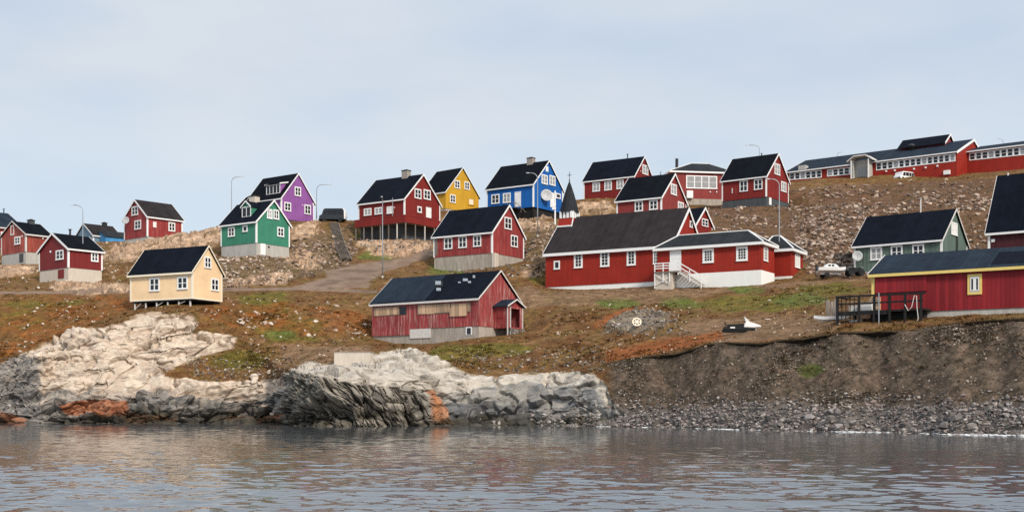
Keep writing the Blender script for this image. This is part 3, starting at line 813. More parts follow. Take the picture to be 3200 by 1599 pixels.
a1, a2, av = worley(QX[hk] * .30 + wx_ * .3, QY[hk] * .45, dip * .75, 71)
b1, b2, bv = worley(QX[hk] * .85, QY[hk] * 1.1, dip * 1.9, 81)
fac[hk] = av * .95 + bv * .30 - .55 * sstep(.09, .0, a2 - a1) - .16 * sstep(.12, .0, b2 - b1)
w2_ = fbm(QX[hk] * .22, QY[hk] * .22, QZ[hk] * .22, 4, 640, .6) * 2.2
a1, a2, av = worley(QX[hk] * .15 + w2_ * .35, QY[hk] * .25 + w2_ * .2, dip * .42 + w2_ * .45, 171)
cm_ = np.clip(.5 + 1.4 * fbm(QX[hk] * .16, QY[hk] * .16, QZ[hk] * .25, 2, 650), .05, 1)
fsm = np.zeros(QX.size); fsm[hk] = av * .8 + bv * .07 * cm_ - .8 * cm_ * sstep(.06, .0, a2 - a1) - .10 * sstep(.10, .0, b2 - b1) * (vnoise(QX[hk] * .2, QY[hk] * .2, QZ[hk] * .2, 99) > 0)
fkp = np.zeros(QX.size)
ca0, sa0 = math.cos(math.radians(52)), math.sin(math.radians(52))
tn_p = QX[hk] * sa0 + QZ[hk] * ca0 + .25 * QY[hk] + wx_ * .7; ts_p = QX[hk] * ca0 - QZ[hk] * sa0
tn_p = tn_p + w2_ * .55; ts_p = ts_p + w2_ * .8
a1, a2, av = worley(ts_p * .26, tn_p * .80, QY[hk] * .4, 91)
b1, b2, bv = worley(ts_p * .6, tn_p * 2.4, QY[hk] * .8, 95)
fkp[hk] = av * 1.05 + bv * .5 - .6 * sstep(.12, .0, a2 - a1) - .25 * sstep(.14, .0, b2 - b1)
disp += rl * (fsm * .8 * (1 - low) + fac * .95 * low) + R['hillrock'] * fac * .45 + R['mound'] * fac * .35
# promontory: slabs plunging to the right
ca, sa = math.cos(math.radians(52)), math.sin(math.radians(52))
tn = QX * sa + QZ * ca + .25 * QY; ts = QX * ca - QZ * sa
t2 = tn * 1.7 + fbm(ts * .16, tn * .5, QY * .1, 4, 580) * 3.6
i2 = np.floor(t2); f2 = t2 - i2
hsh = _hash(i2.astype(np.int64), np.floor(ts * .16 + i2 * .37).astype(np.int64), np.zeros(QX.size, np.int64), 5)
slab = (hsh - .35) * 1.15 + np.where(f2 < .72, f2 / .72, (1 - f2) / .28) * .45 + .55 * fbm(ts * .35, tn * 1.4, QY * .3, 3, 585)
t3 = tn * 4.6 + fbm(ts * .3, tn * .6, QY * .2, 3, 590) * 2; f3 = t3 - np.floor(t3)
slab += np.where(f3 < .75, f3 / .75, (1 - f3) / .25) * .16
disp += pm * np.clip(facem * 1.0 + ora * .5, 0, 1) * (slab * .35 + fkp + rough * .5)
disp += pm * np.clip(1 - facem - ora, 0, 1) * (led * .3 + fine_l * .6 + rough * .5 + crack * .6 + fsm * .6)
for cx_, cy_, rx_, ry_, dp in ((1005, 1288, 75, 30, 2.4), (1110, 1300, 40, 22, 1.2), (1290, 1300, 16, 45, 1.3), (120, 1285, 38, 38, 2.2), (300, 1312, 40, 14, 1.2), (640, 1300, 60, 14, 1.2), (780, 1285, 50, 16, 1.4), (480, 1235, 60, 9, .7), (660, 1228, 80, 10, .8)):
    disp -= dp * np.exp(-((px - cx_ + jx[0] * .6) / rx_) ** 2 - ((py - cy_ + jy[0] * .6) / ry_) ** 2) * rockm
disp += (R['hillrock'] + R['mound'] * .8) * (led * .55 + fine_l + rough * .9 + crack)
dirn = Nn.reshape(-1, 3).copy()
steep = pm * facem
dirn = dirn * (1 - steep[:, None] * .7) + np.array([-.15, -1.0, .15]) * (steep[:, None] * .7)
Pn = P.reshape(-1, 3) + dirn * disp[:, None]
# keep the ground out from under the raised houses and out of the rooms
TP = Pn.reshape(NC, NR, 3)

def grid_faces(nc, nr):
    i = np.arange(nc - 1)[:, None] * nr + np.arange(nr - 1)[None, :]
    return np.stack([i, i + nr, i + nr + 1, i + 1], 2).reshape(-1, 4)

def np_mesh(name, verts, faces, mat, cols=None, smooth=True, parent=None):
    used = np.unique(faces); remap = np.zeros(len(verts), np.int64); remap[used] = np.arange(used.size)
    v = verts[used]; f = remap[faces]
    k = f.shape[1]
    me = bpy.data.meshes.new(name)
    me.vertices.add(len(v)); me.vertices.foreach_set('co', v.astype(np.float32).ravel())
    me.loops.add(f.size); me.loops.foreach_set('vertex_index', f.astype(np.int32).ravel())
    me.polygons.add(len(f))
    me.polygons.foreach_set('loop_start', (np.arange(len(f)) * k).astype(np.int32))
    me.polygons.foreach_set('loop_total', np.full(len(f), k, np.int32))
    if cols is not None:
        at = me.attributes.new('Col', 'FLOAT_COLOR', 'POINT')
        c4 = np.ones((len(v), 4), np.float32); c4[:, :3] = cols[used]
        at.data.foreach_set('color', c4.ravel())
    me.update(calc_edges=True)
    me.polygons.foreach_set('use_smooth', np.full(len(f), smooth, bool))
    me.materials.append(mat if not isinstance(mat, str) else M[mat])
    o = bpy.data.objects.new(name, me); COL.objects.link(o)
    if parent is not None: o.parent = parent
    return o

FC = grid_faces(NC, NR)
fm = lambda a: a[FC].mean(1)
f_rock = fm(np.maximum(rockm, R['hillrock'] * .0)) > .5
f_beach = (fm(R['beach']) > .5) & ~f_rock
f_road = (fm(R['road']) > .5) & ~f_rock & ~f_beach
f_bank = (fm(R['bank']) > .5) & ~f_rock & ~f_beach & ~f_road
f_hill = ~(f_rock | f_beach | f_road | f_bank)
for nm, fmk, mt, sm in (('hillside', f_hill, 'ground', True), ('bedrock', f_rock, 'rock', False), ('beach', f_beach, 'ground', True),
                        ('gravel_road', f_road, 'gravel', True), ('earth_bank', f_bank, 'ground', True)):
    tag(np_mesh(nm, Pn, FC[fmk], mt, col, sm), kind='structure')

# ---- helpers that stand things on the ground
TPX = TP[..., 0] / TP[..., 1] * F + CX
TPY = H0 - (TP[..., 2] - CH) / TP[..., 1] * F
def ground_at(x, y):
    """the ground seen at photo pixel (x, y)"""
    ci = int(round(((x - CX) / F + UMAX) / (2 * UMAX) * (NC - 1))); ci = max(0, min(NC - 1, ci))
    k = np.nonzero(TPY[ci] <= y)[0]
    k = k[0] if len(k) else NR - 1
    return Vector(TP[ci, k])
def ground_under(X, Y):
    ci = int(round((X / Y + UMAX) / (2 * UMAX) * (NC - 1))); ci = max(0, min(NC - 1, ci))
    return float(np.interp(Y, TP[ci, :, 1], TP[ci, :, 2]))
def ground_D(x, D):
    X = (x - CX) / F * D
    return Vector((X, D, ground_under(X, D)))

# turf overhanging the top of the bank
tx = np.arange(1885, 3420, 3.0)
te = np.interp(tx, EDGE[:, 0], EDGE[:, 2]); ty = np.interp(tx, EDGE[:, 0], EDGE[:, 1])
tX = (tx - CX) / F * te; tn1 = fbm(tX * .9, 0 * tX, 0 * tX, 4, 600); tn2 = fbm(tX * 2.7, 0 * tX + 3, 0 * tX, 3, 610)
tv = []; tc = []
for i in range(len(tx)):
    z = zof(ty[i], te[i]) + .05
    o_ = .15 + .17 * tn1[i] + .1 * tn2[i]; th = .06 + .06 * tn2[i] + .04 * tn1[i]
    fade_ = float(np.interp(tx[i], [1885, 1915, 2880, 3000, 3420], [.25, 1, 1, .15, .1]))
    o_ *= fade_; th *= fade_
    for dy, dz in ((1.3, .0), (.5, .05 + .05 * tn2[i]), (-o_ * .6, .04), (-o_, -.05), (-o_ * .9, -th - .04), (-.05, -th - .10), (.5, -.6)):
        D_ = te[i] + dy; zz = z + dz
        if dy > 1: zz = ground_under(tX[i] * D_ / te[i], D_) - .03
        tv.append((tX[i] * D_ / te[i], D_, zz)); b_ = 1 + .3 * tn2[i]
        tc.append((.085 * b_, .055 * b_, .03 * b_) if dz > -.1 else (.03, .022, .015))  # underside vertices coloured dark, painting in the shadow below the overhang
tag(np_mesh('turf_edge', np.array(tv), grid_faces(len(tx), 7), 'ground', np.array(tc)), kind='structure')

# ------------------------------------------------------------------ water
WC, WR = 1000, 900
wu = np.linspace(-UMAX, UMAX, WC)
wd = 12.0 * (150.0 / 12.0) ** np.linspace(0, 1, WR)
WX = wu[:, None] * wd[None, :]; WY = np.repeat(wd[None, :], WC, 0)
att = np.interp(wd, [12, 30, 36, 48, 75, 150], [2.3, 2.1, 1.5, .85, .55, .45])[None, :]
gust = .85 + .6 * fbm(WX * .03, WY * .05, 0 * WX, 2, 700)
sk = WX * .16
WZ = (.034 * fbm(WX * .62, (WY + sk) * 1.35, 0 * WX, 2, 710) + .024 * fbm(WX * 1.5, (WY + sk) * 3.2, 0 * WX + 5, 2, 720) + .007 * vnoise(WX * 3.6, WY * 7.0, 0 * WX, 730)) * att * gust
WZ -= WZ.mean()
m, nt, b = new_mat('sea water')
b.inputs['Base Color'].default_value = (.070, .078, .084, 1)
b.inputs['Roughness'].default_value = .06
b.inputs['IOR'].default_value = 1.85
tcn = nt.nodes.new('ShaderNodeTexCoord'); mp = nt.nodes.new('ShaderNodeMapping'); mp.inputs['Scale'].default_value = (1.3, 4.0, 1)
lk(nt, tcn.outputs['Object'], mp.inputs['Vector'])
n1 = nt.nodes.new('ShaderNodeTexNoise'); n1.inputs['Scale'].default_value = 1.6; n1.inputs['Detail'].default_value = 3
lk(nt, mp.outputs[0], n1.inputs['Vector'])
bp = nt.nodes.new('ShaderNodeBump'); bp.inputs['Strength'].default_value = .02; bp.inputs['Distance'].default_value = .02
lk(nt, n1.outputs['Fac'], bp.inputs['Height']); lk(nt, bp.outputs['Normal'], b.inputs['Normal'])
M['water'] = m
tag(np_mesh('water', np.stack([WX, WY, WZ], 2).reshape(-1, 3), grid_faces(WC, WR), 'water'), kind='structure')

# foam where the swell meets the cobbles
fv = []; ff = []
fx = np.arange(1500, 3450, 2.5)
for i, x in enumerate(fx):
    ci = int(round(((x - CX) / F + UMAX) / (2 * UMAX) * (NC - 1)))
    k = int(np.argmin(np.abs(TP[ci, :200, 2] - .05))); D_ = TP[ci, k, 1]
    fv.append((x, D_))
fv = np.array(fv)
fD = np.convolve(np.pad(fv[:, 1], 6, mode='edge'), np.ones(13) / 13, 'valid')
fX = (fv[:, 0] - CX) / F * fD
wn1 = fbm(fX * .8, 0 * fX, 0 * fX, 3, 800); wn2 = fbm(fX * 2.5, 0 * fX, 0 * fX + 4, 3, 810)
M['foam'] = plain('foam', (.74, .76, .77), .8, var=.12, scale=4)
FO = np.clip(wn1 * .5 + wn2 * .7 + np.interp(fv[:, 0], [1500, 1900, 2400, 2700, 3400], [-.5, -.1, .12, .4, .45]), 0, 1)
fV = []; fF = []; fo = 0
ico = bmesh.new(); bmesh.ops.create_icosphere(ico, subdivisions=1, radius=1); ico.verts.index_update()
iv = np.array([list(v.co) for v in ico.verts]); if_ = np.array([[v.index for v in f.verts] for f in ico.faces]); ico.free()
for i in range(len(fX)):
    for _ in range(rng.poisson(2.6 * FO[i])):
        dd = fD[i] - abs(rng.normal()) * .9 + .35; k_ = .03 + .085 * rng.random() ** 2
        fV.append(iv * (k_ * rng.uniform(1.2, 3.2), k_ * rng.uniform(1, 2.5), k_ * rng.uniform(.2, .45)) + (fX[i] * dd / fD[i] + rng.normal() * .15, dd, .02 + .03 * rng.random())); fF.append(if_ + fo); fo += len(iv)
tag(np_mesh('foam', np.concatenate(fV), np.concatenate(fF), 'foam'), 'white surf along the cobble beach', 'surf', kind='stuff')

# ------------------------------------------------------------------ house building
def fbox(h, mb, face, t0, t1, p0, p1, z0, z1):
    """box on a wall face: t along the wall from the near corner, p out of the wall"""
    s = h.s
    if face == 'L': mb.box(min(s * t0, s * t1), max(s * t0, s * t1), -p1, -p0, z0, z1)
    else: mb.box(min(-s * p0, -s * p1), max(-s * p0, -s * p1), t0, t1, z0, z1)

def window(h, root, face, x0, x1, y0, y1, nv=1, nh=1, pane='glass', frame='white', cas=.19, mul=.15, bar=.07, name='window', sill=True):
    t0, _ = h.hit(face, x0, (y0 + y1) / 2); t1, _ = h.hit(face, x1, (y0 + y1) / 2)
    if t0 > t1: t0, t1 = t1, t0
    _, z1 = h.hit(face, (x0 + x1) / 2, y0); _, z0 = h.hit(face, (x0 + x1) / 2, y1)
    return window_at(h, root, face, t0, t1, z0, z1, nv, nh, pane, frame, cas, mul, bar, name, sill)

def window_at(h, root, face, t0, t1, z0, z1, nv=1, nh=1, pane='glass', frame='white', cas=.19, mul=.15, bar=.07, name='window', sill=True):
    cas = min(cas, (t1 - t0) * .21, (z1 - z0) * .2)
    mb = h.mb(); P1 = .065
    fbox(h, mb, face, t0, t0 + cas, .004, P1, z0, z1)
    fbox(h, mb, face, t1 - cas, t1, .004, P1, z0, z1)
    fbox(h, mb, face, t0 + cas, t1 - cas, .004, P1 - .004, z1 - cas, z1)
    fbox(h, mb, face, t0 + cas, t1 - cas, .004, P1 - .004, z0, z0 + cas)
    if sill: fbox(h, mb, face, t0 - .04, t1 + .04, P1 + .002, P1 + .07, z0 + .01, z0 + .06)
    a, b_, c, d = t0 + cas, t1 - cas, z0 + cas, z1 - cas
    for i in range(nv):
        q = a + (b_ - a) * (i + 1) / (nv + 1); fbox(h, mb, face, q - mul / 2, q + mul / 2, .02, P1 - .008, c, d)
    for i in range(nh):
        q = c + (d - c) * (i + 1) / (nh + 1); fbox(h, mb, face, a, b_, .02, P1 - .014, q - bar / 2, q + bar / 2)
    w = mb.build(name, frame, root)
    pb = h.mb(); fbox(h, pb, face, a, b_, .006, .028, c, d)
    pb.build('pane', pane, w)
    return w

def panel(h, root, face, x0, x1, y0, y1, mat, name, p=.05, p0=.004):
    t0, _ = h.hit(face, x0, (y0 + y1) / 2); t1, _ = h.hit(face, x1, (y0 + y1) / 2)
    if t0 > t1: t0, t1 = t1, t0
    _, z1 = h.hit(face, (x0 + x1) / 2, y0); _, z0 = h.hit(face, (x0 + x1) / 2, y1)
    mb = h.mb(); fbox(h, mb, face, t0, t1, p0, p, z0, z1)
    return mb.build(name, mat, root)

def door(h, root, face, x0, x1, y0, y1, mat='white', frame='white', glassy=False):
    t0, _ = h.hit(face, x0, (y0 + y1) / 2); t1, _ = h.hit(face, x1, (y0 + y1) / 2)
    if t0 > t1: t0, t1 = t1, t0
    _, z1 = h.hit(face, (x0 + x1) / 2, y0); _, z0 = h.hit(face, (x0 + x1) / 2, y1)
    mb = h.mb(); fbox(h, mb, face, t0 + .1, t1 - .1, .004, .03, z0, z1 - .1)
    for q in (.22, .62): fbox(h, mb, face, t0 + .2, t1 - .2, .032, .045, z0 + (z1 - z0) * q, z0 + (z1 - z0) * (q + .25))
    d = mb.build('door', mat, root)
    fb = h.mb()
    fbox(h, fb, face, t0, t0 + .1, .004, .07, z0, z1); fbox(h, fb, face, t1 - .1, t1, .004, .07, z0, z1); fbox(h, fb, face, t0 + .1, t1 - .1, .004, .066, z1 - .1, z1)
    fb.build('door_frame', frame, d)
    hb_ = h.mb(); fbox(h, hb_, face, t1 - .24, t1 - .16, .05, .09, z0 + (z1 - z0) * .46, z0 + (z1 - z0) * .5); hb_.build('handle', 'dark_metal', d)
    return d

def wall_lamp(h, root, face, x, y, r=.11):
    t, z = h.hit(face, x, y)
    mb = h.mb(); fbox(h, mb, face, t - r, t + r, .004, r * 1.4, z - r, z + r)
    return mb.build('wall_lamp', 'white', root, bevel=.03)

def shell(key, name, label, wall, roof, trim='white', found='concrete', ov=.28, ovg=.22, chim=None, group=None, corner='white', dark_foot=False, thick=.13, cat='house', skirt=None, barge=.31, fascia='white', fh=.10):
    h = HS[key]; s, L, W, he, hr = h.s, h.L, h.W, h.he, h.hr
    root = empty(name, h.loc, h.rz, label, cat, group)
    h.root = root
    m = (hr - he) / (W / 2 + ov)
    he = h.he = he + m * ov            # the measured eave is the roof edge: the wall meets the roof higher up
    hw = hr - .05
    mb = h.mb(); mb.prism([(0, 0), (W, 0), (W, he - .02), (W / 2, hw), (0, he - .02)], 'x', 0, s * L); mb.build('wall', wall, root)
    top = [(-ov, he - m * ov + .02), (W / 2, hr + .02), (W + ov, he - m * ov + .02)]
    poly = top + [(y, z + thick) for y, z in reversed(top)]
    mb = h.mb(); mb.prism(poly, 'x', -s * ovg, s * (L + ovg)); h.roof = mb.build('roof', roof, root)
    for x0, x1 in ((-s * (ovg + .05), -s * (ovg + .002)), (s * (L + ovg + .002), s * (L + ovg + .05))):
        o2 = ov + .03
        t2 = [(-o2, he - m * o2 - barge + thick + .05), (W / 2, hr - barge + thick + .06), (W + o2, he - m * o2 - barge + thick + .05)]
        p2 = t2 + [(y, z + barge) for y, z in reversed(t2)]
        mb = h.mb(); mb.prism(p2, 'x', x0, x1); mb.build('bargeboard', trim, root)
    ze = he - m * ov
    mb = h.mb(); mb.box(min(-s * ovg, s * (L + ovg)), max(-s * ovg, s * (L + ovg)), -ov - .045, -ov - .003, ze - fh, ze + .11); mb.build('fascia', fascia, root)
    mb = h.mb(); mb.box(min(-s * ovg, s * (L + ovg)), max(-s * ovg, s * (L + ovg)), W + ov + .003, W + ov + .045, ze - .10, ze + .11); mb.build('fascia', fascia, root)
    if corner:
        cw = .2
        for (xa, ya) in ((0, 0), (L, 0), (0, W)):
            mb = h.mb()
            xs_ = sorted((s * (xa - .03) if xa == 0 else s * (xa + .03), s * (xa + cw) if xa == 0 else s * (xa - cw)))
            ys_ = (-.03, cw) if ya == 0 else (W - cw, W + .03)
            mb.box(xs_[0], xs_[1], ys_[0], ys_[1], .0, he - .02); mb.build('corner_board', corner, root)
    if skirt:
        mb = h.mb(); mb.box(min(-s * .036, s * (L + .036)), max(-s * .036, s * (L + .036)), -.036, W + .036, -.03, .13); mb.build('skirt_board', skirt, root)
    if found:
        mb = h.mb(); mb.box(min(s * .06, s * (L - .06)), max(s * .06, s * (L - .06)), .06, W - .06, -h.hf - 1.6, -.002); mb.build('foundation', found, root)
    if chim:
        x0, x1, yt, cmat = chim
        ta, zt = h.ridge_hit(x0, yt); tb, _ = h.ridge_hit(x1, yt); c0, w_ = (ta + tb) / 2, abs(ta - tb) * .82
        w_ = min(w_, 1.3)
        mb = h.mb(); mb.box(s * c0 - w_ / 2, s * c0 + w_ / 2, W / 2 - w_ * .4, W / 2 + w_ * .4, hr - .8, zt - .12)
        c_ = mb.build('chimney', cmat, root)
        mb = h.mb(); mb.box(s * c0 - w_ / 2 - .07, s * c0 + w_ / 2 + .07, W / 2 - w_ * .4 - .07, W / 2 + w_ * .4 + .07, zt - .12, zt)
        mb.box(s * c0 - w_ / 4, s * c0 + w_ / 4, W / 2 - w_ * .2, W / 2 + w_ * .2, zt, zt + .12); mb.build('chimney_cap', 'dark_metal', c_)
    return h, root

def flue(h, root, x, y, r=.07, name='flue_pipe', mat='dark_metal', cap=True):
    t, z = h.ridge_hit(x, y)
    mb = h.mb(); mb.tube([(h.s * t, h.W / 2, h.hr - .3), (h.s * t, h.W / 2, z)], r)
    if cap: mb.lathe([(r * 2, z - .02), (r * 2, z + .04)], (h.s * t, h.W / 2, 0), 10)
    return mb.build(name, mat, root)

def wins(h, root, face, rects, **k):
    for i, r in enumerate(rects):
        kk = dict(k)
        if len(r) > 4: kk['pane'] = r[4]
        window(h, root, face, *r[:4], **kk)

# --- the houses of the left group
h, r = shell('weathered', 'wooden_house', 'weathered orange-red house with a wide black chimney at far left', 'red_rust', 'roof_black',
             trim='offwhite', corner='offwhite', chim=(87, 107, 686, 'concrete_dark'), barge=.16, fascia='offwhite')
window(h, r, 'G', 46, 64, 739, 764); window(h, r, 'G', 33.5, 44.5, 704, 735, nv=0, nh=0, pane='red_rust', frame='offwhite', name='vent_hatch', sill=False)
wall_lamp(h, r, 'G', 71, 738); wall_lamp(h, r, 'L', 133, 745)
panel(h, r, 'G', 60, 72, 792, 818, 'concrete_dark', 'cellar_door', p=.0, p0=-.05)
h, r = shell('small', 'wooden_house', 'small dark red house on pale concrete right behind a curved street lamp', 'red_small', 'roof_black', found='concrete_pale')
window(h, r, 'G', 175, 199, 781, 812); window(h, r, 'L', 284, 307, 788, 818)
t, z = h.hit('G', 157.6, 786.5)
mb = h.mb(); mb.lathe([(.17, 0), (.15, .06), (.02, .1)], (-.005, t, z), 14, 'x'); o = mb.build('wall_light', 'white', r)
for v in o.data.vertices: v.co.x = -(v.co.x - h.o[0]) + h.o[0]
mb = h.mb()
t0, z1 = h.hit('G', 181, 843); t1, z0 = h.hit('G', 199, 868)
fbox(h, mb, 'G', min(t0, t1), max(t0, t1), -.055, .0, z0, z1); mb.build('cellar_hatch', 'red_small', r)
flue(h, r, 219, 717, .14)
h, r = shell('bluefar', 'wooden_house', 'faded blue house with grey-blue gable and black chimney on the far left skyline', 'blue_grey', 'roof_brown', chim=(319, 334, 695, 'dark_metal'), found='concrete_dark', barge=.2)
mb = h.mb(); mb.prism([(-2.4, -.6), (.2, -.6), (.2, h.he + .9), (-2.4, h.he - .35)], 'x', h.s * 1.3, h.s * (h.L + .8)); e_ = mb.build('extension_wall', 'blue_pale', r)
mb = h.mb(); mb.prism([(-2.6, h.he - .42), (.6, h.he + 1.05), (.6, h.he + 1.13), (-2.6, h.he - .34)], 'x', h.s * 1.15, h.s * (h.L + .95)); mb.build('extension_roof', 'roof_grey', e_)
mb = h.mb(); fbox(h, mb, 'G', .6, h.W - .6, .004, .02, 0.02, 1.15); mb.build('lower_boarding', 'blue_pale', r)
h, r = shell('greyfar', 'wooden_house', 'large house cut by the left picture edge with a worn grey roof', 'red_deep', 'roof_slate', trim='offwhite', corner='offwhite', fascia='offwhite')
window(h, r, 'L', 2, 14, 724, 744, pane='curtain'); flue(h, r, 12, 653, .1)
h, r = shell('redhill', 'wooden_house', 'dark red house with a wall dish, alone on pink rock at the left skyline', 'red_faded', 'roof_brown', chim=None)
window(h, r, 'G', 412, 432, 644.5, 673); window(h, r, 'G', 421, 441, 688, 717); window(h, r, 'L', 526, 547, 695, 723)
window(h, r, 'L', 478, 488, 693, 710, nv=0, nh=0, pane='blind', sill=False)
def dish(h, root, face, x, y, rad, mat='dish', sx=0.0):
    """satellite dish on a bracket, facing out of the wall"""
    t, z = h.hit(face, x, y)
    n_ = Vector((0, -1, 0)) if face == 'L' else Vector((-h.s, 0, 0))
    c_ = Vector((h.s * t, 0, z)) if face == 'L' else Vector((0, t, z))
    c_ = c_ + Vector(h.o) + n_ * .55
    up = Vector((0, 0, 1)); n2 = (n_ * .35 + Matrix.Rotation(-h.rz, 3, 'Z') @ Vector((-.05, -1, .22))).normalized(); a_ = n2.cross(up).normalized(); b2 = a_.cross(n2)
    vs = []; fs = []; N = 22; K = 5
    for sgn in (0, 1):
        for k in range(K + 1):
            q = k / K * rad
            for i in range(N):
                tt = 2 * math.pi * i / N
                vs.append(tuple(c_ + a_ * q * math.cos(tt) + b2 * q * math.sin(tt) + n2 * (q * q / rad * .28 - sgn * .03)))
    for sgn in (0, 1):
        o_ = sgn * (K + 1) * N
        for k in range(K):
            for i in range(N): fs.append((o_ + k * N + i, o_ + k * N + (i + 1) % N, o_ + (k + 1) * N + (i + 1) % N, o_ + (k + 1) * N + i))
    for i in range(N): fs.append((K * N + i, K * N + (i + 1) % N, (K + 1) * N + K * N + (i + 1) % N, (K + 1) * N + K * N + i))
    mb = MB(); mb.add(vs, fs); d = mb.build('satellite_dish', mat, root, smooth=True)
    mb = MB(); mb.tube([tuple(c_ - n_ * .56), tuple(c_ - n2 * .03)], .04); mb.tube([tuple(c_ - b2 * rad * .95), tuple(c_ + n2 * rad * .8 - b2 * rad * .2)], .02, 6)
    mb.lathe([(.05, 0), (.05, .15)], tuple(c_ + n2 * rad * .8 - b2 * rad * .2), 8); mb.build('dish_bracket', 'steel', d)
    return d
dish(h, r, 'G', 404, 690, .6)

# --- cream house on stilts
h, r = shell('cream', 'wooden_house', 'cream yellow house standing on low white stilts above the pale shore rock', 'cream', 'roof_navy', found=None, skirt='cream_trim', corner='cream_trim', fascia='cream_trim', trim='cream_trim', barge=.2)
for rect in ((467.5, 499, 868, 910), (554.5, 587, 864, 904)): window(h, r, 'L', *rect, cas=.17)
window(h, r, 'G', 638, 659, 802, 838, cas=.15); window(h, r, 'G', 659, 683, 870, 909, cas=.16)
mb = h.mb(); mb.box(-h.L + .2, -.2, .2, h.W - .2, -.22, -.035); mb.build('floor_beam', 'dark_wood', r)
for i in range(6):
    for j in range(2):
        X_ = -h.L + .5 + (h.L - 1.0) * i / 5; Y_ = .25 if j == 0 else h.W - .3
        wv = Matrix.Rotation(h.rz, 4, 'Z') @ Vector((X_ + h.o[0], Y_ + h.o[1], 0)) + Vector(h.loc)
        g = ground_under(wv.x, wv.y) - h.zb - .25
        g = min(g, -.5)
        mb = h.mb(); mb.box(X_ - .07, X_ + .07, Y_ - .07, Y_ + .07, g, -.225)
        if j == 0 and i % 2 == 0: mb.beam((X_ + .1, Y_ - .04, g + .35), (X_ + .95, Y_ - .04, -.25), .06)
        mb.build('stilt', 'offwhite', r)

# --- green house
h, r = shell('green', 'wooden_house', 'sea green house with a small roof dormer on a grey concrete basement', 'green', 'roof_navy', chim=(784, 806, 614, 'concrete_pale'))
window(h, r, 'L', 713, 734, 710, 740); window(h, r, 'L', 758.5, 774, 704, 725, nv=0, nh=0, cas=.22)
window(h, r, 'G', 834, 850.6, 653, 684, pane='curtain'); window(h, r, 'G', 854, 871.5, 655, 686); window(h, r, 'G', 866, 887, 710, 740)
def dormer(h, root, t0, t1, z0, z1, gabled, wall, roof, winrects=None, nv=1, rise=.8):
    """box dormer on the front roof slope; t along the wall, z of the front face"""
    s = h.s; m_ = (h.hr - h.he) / (h.W / 2)
    y0 = (z0 - h.he) / m_ - .02
    mb = h.mb(); y1 = min(h.W / 2 - .1, (z1 - h.he) / m_ + .6)
    x0, x1 = sorted((s * t0, s * t1)); xm = (x0 + x1) / 2
    if gabled:
        mb.prism([(x0, z0 - .1), (x1, z0 - .1), (x1, z1), (xm, z1 + rise), (x0, z1)], 'y', y0, y1)
    else:
        mb.prism([(y0, z0 - .1), (y0, z1), (y1 + .4, z1 + .45), (y1 + .4, z0 + .4)], 'x', x0, x1)
    d = mb.build('dormer', wall, root)
    mb = h.mb(); o_ = .16; k = rise / ((x1 - x0) / 2) if gabled else 0
    if gabled:
        tp = [(x0 - o_, z1 - k * o_ + .01), (xm, z1 + rise + .01), (x1 + o_, z1 - k * o_ + .01)]
        yb = min(h.W / 2, (z1 + rise - h.he) / m_ + .25)
        mb.prism(tp + [(a, b_ + .1) for a, b_ in reversed(tp)], 'y', y0 - .2, yb)
        mb.build('dormer_roof', roof, d)
        mb = h.mb(); tp = [(a, b_ - .08) for a, b_ in tp]; mb.prism(tp + [(a, b_ + .22) for a, b_ in reversed(tp)], 'y', y0 - .25, y0 - .202); mb.build('dormer_trim', 'white', d)
    else:
        mb.prism([(y0 - .25, z1 - .02), (y1 + .9, z1 + .66), (y1 + .9, z1 + .78), (y0 - .25, z1 + .1)], 'x', x0 - .15, x1 + .15)
        mb.build('dormer_roof', roof, d)
        for xa in (x0 - .2, x1 + .152):
            mb = h.mb(); mb.prism([(y0 - .27, z1 - .08), (y1 + .9, z1 + .6), (y1 + .9, z1 + .82), (y0 - .27, z1 + .14)], 'x', xa, xa + .05); mb.build('dormer_trim', 'white', d)
    mb = h.mb(); c = .13; P = y0 - .06
    mb.box(x0, x0 + c, P, y0 - .004, z0, z1); mb.box(x1 - c, x1, P, y0 - .004, z0, z1); mb.box(x0 + c, x1 - c, P + .003, y0 - .004, z1 - c, z1); mb.box(x0 + c, x1 - c, P + .003, y0 - .004, z0, z0 + c)
    for i in range(nv):
        q = x0 + (x1 - x0) * (i + 1) / (nv + 1); mb.box(q - .055, q + .055, P + .006, y0 - .004, z0 + c, z1 - c)
    f = mb.build('dormer_window', 'white', d)
    return d, y0, x0, x1
def dormer_px(h, root, x0, x1, y0, y1, *a, **k):
    # front face lies on the slope: solve the depth with the sill height
    z0 = None; off = 1.0
    m_ = (h.hr - h.he) / (h.W / 2)
    for _ in range(12):
        P = h.P0 + h.e2 * off; u = ((x0 + x1) / 2 - CX) / F
        t = (u * P.y - P.x) / (h.e1.x - u * h.e1.y); D_ = P.y + t * h.e1.y
        z0 = CH + D_ * (H0 - y1) / F - h.zb; off = max(.2, (z0 - h.he) / m_)
    z1 = CH + D_ * (H0 - y0) / F - h.zb
    ts = []
    for x in (x0, x1):
        u = (x - CX) / F; ts.append((u * P.y - P.x) / (h.e1.x - u * h.e1.y))
    d, yy, xa, xb = dormer(h, root, min(ts), max(ts), z0, z1, *a, **k)
    mb = h.mb(); mb.box(xa + .12, xb - .12, yy - .03, yy - .006, z0 + .12, z1 - .12); mb.build('dormer_pane', k.get('pane', 'glass') if False else 'glass', d)
    return d
dormer_px(h, r, 757, 785, 646, 679, True, 'green', 'roof_navy', nv=1, rise=.75)
mb = h.mb(); t0, z1 = h.hit('G', 814.5, 757); t1, z0 = h.hit('G', 829.6, 797)
fbox(h, mb, 'G', t0, t1, -.058, .02, z0, -.01); mb.build('cellar_door', 'white', r)
t0, z1 = h.hit('G', 838, 768)
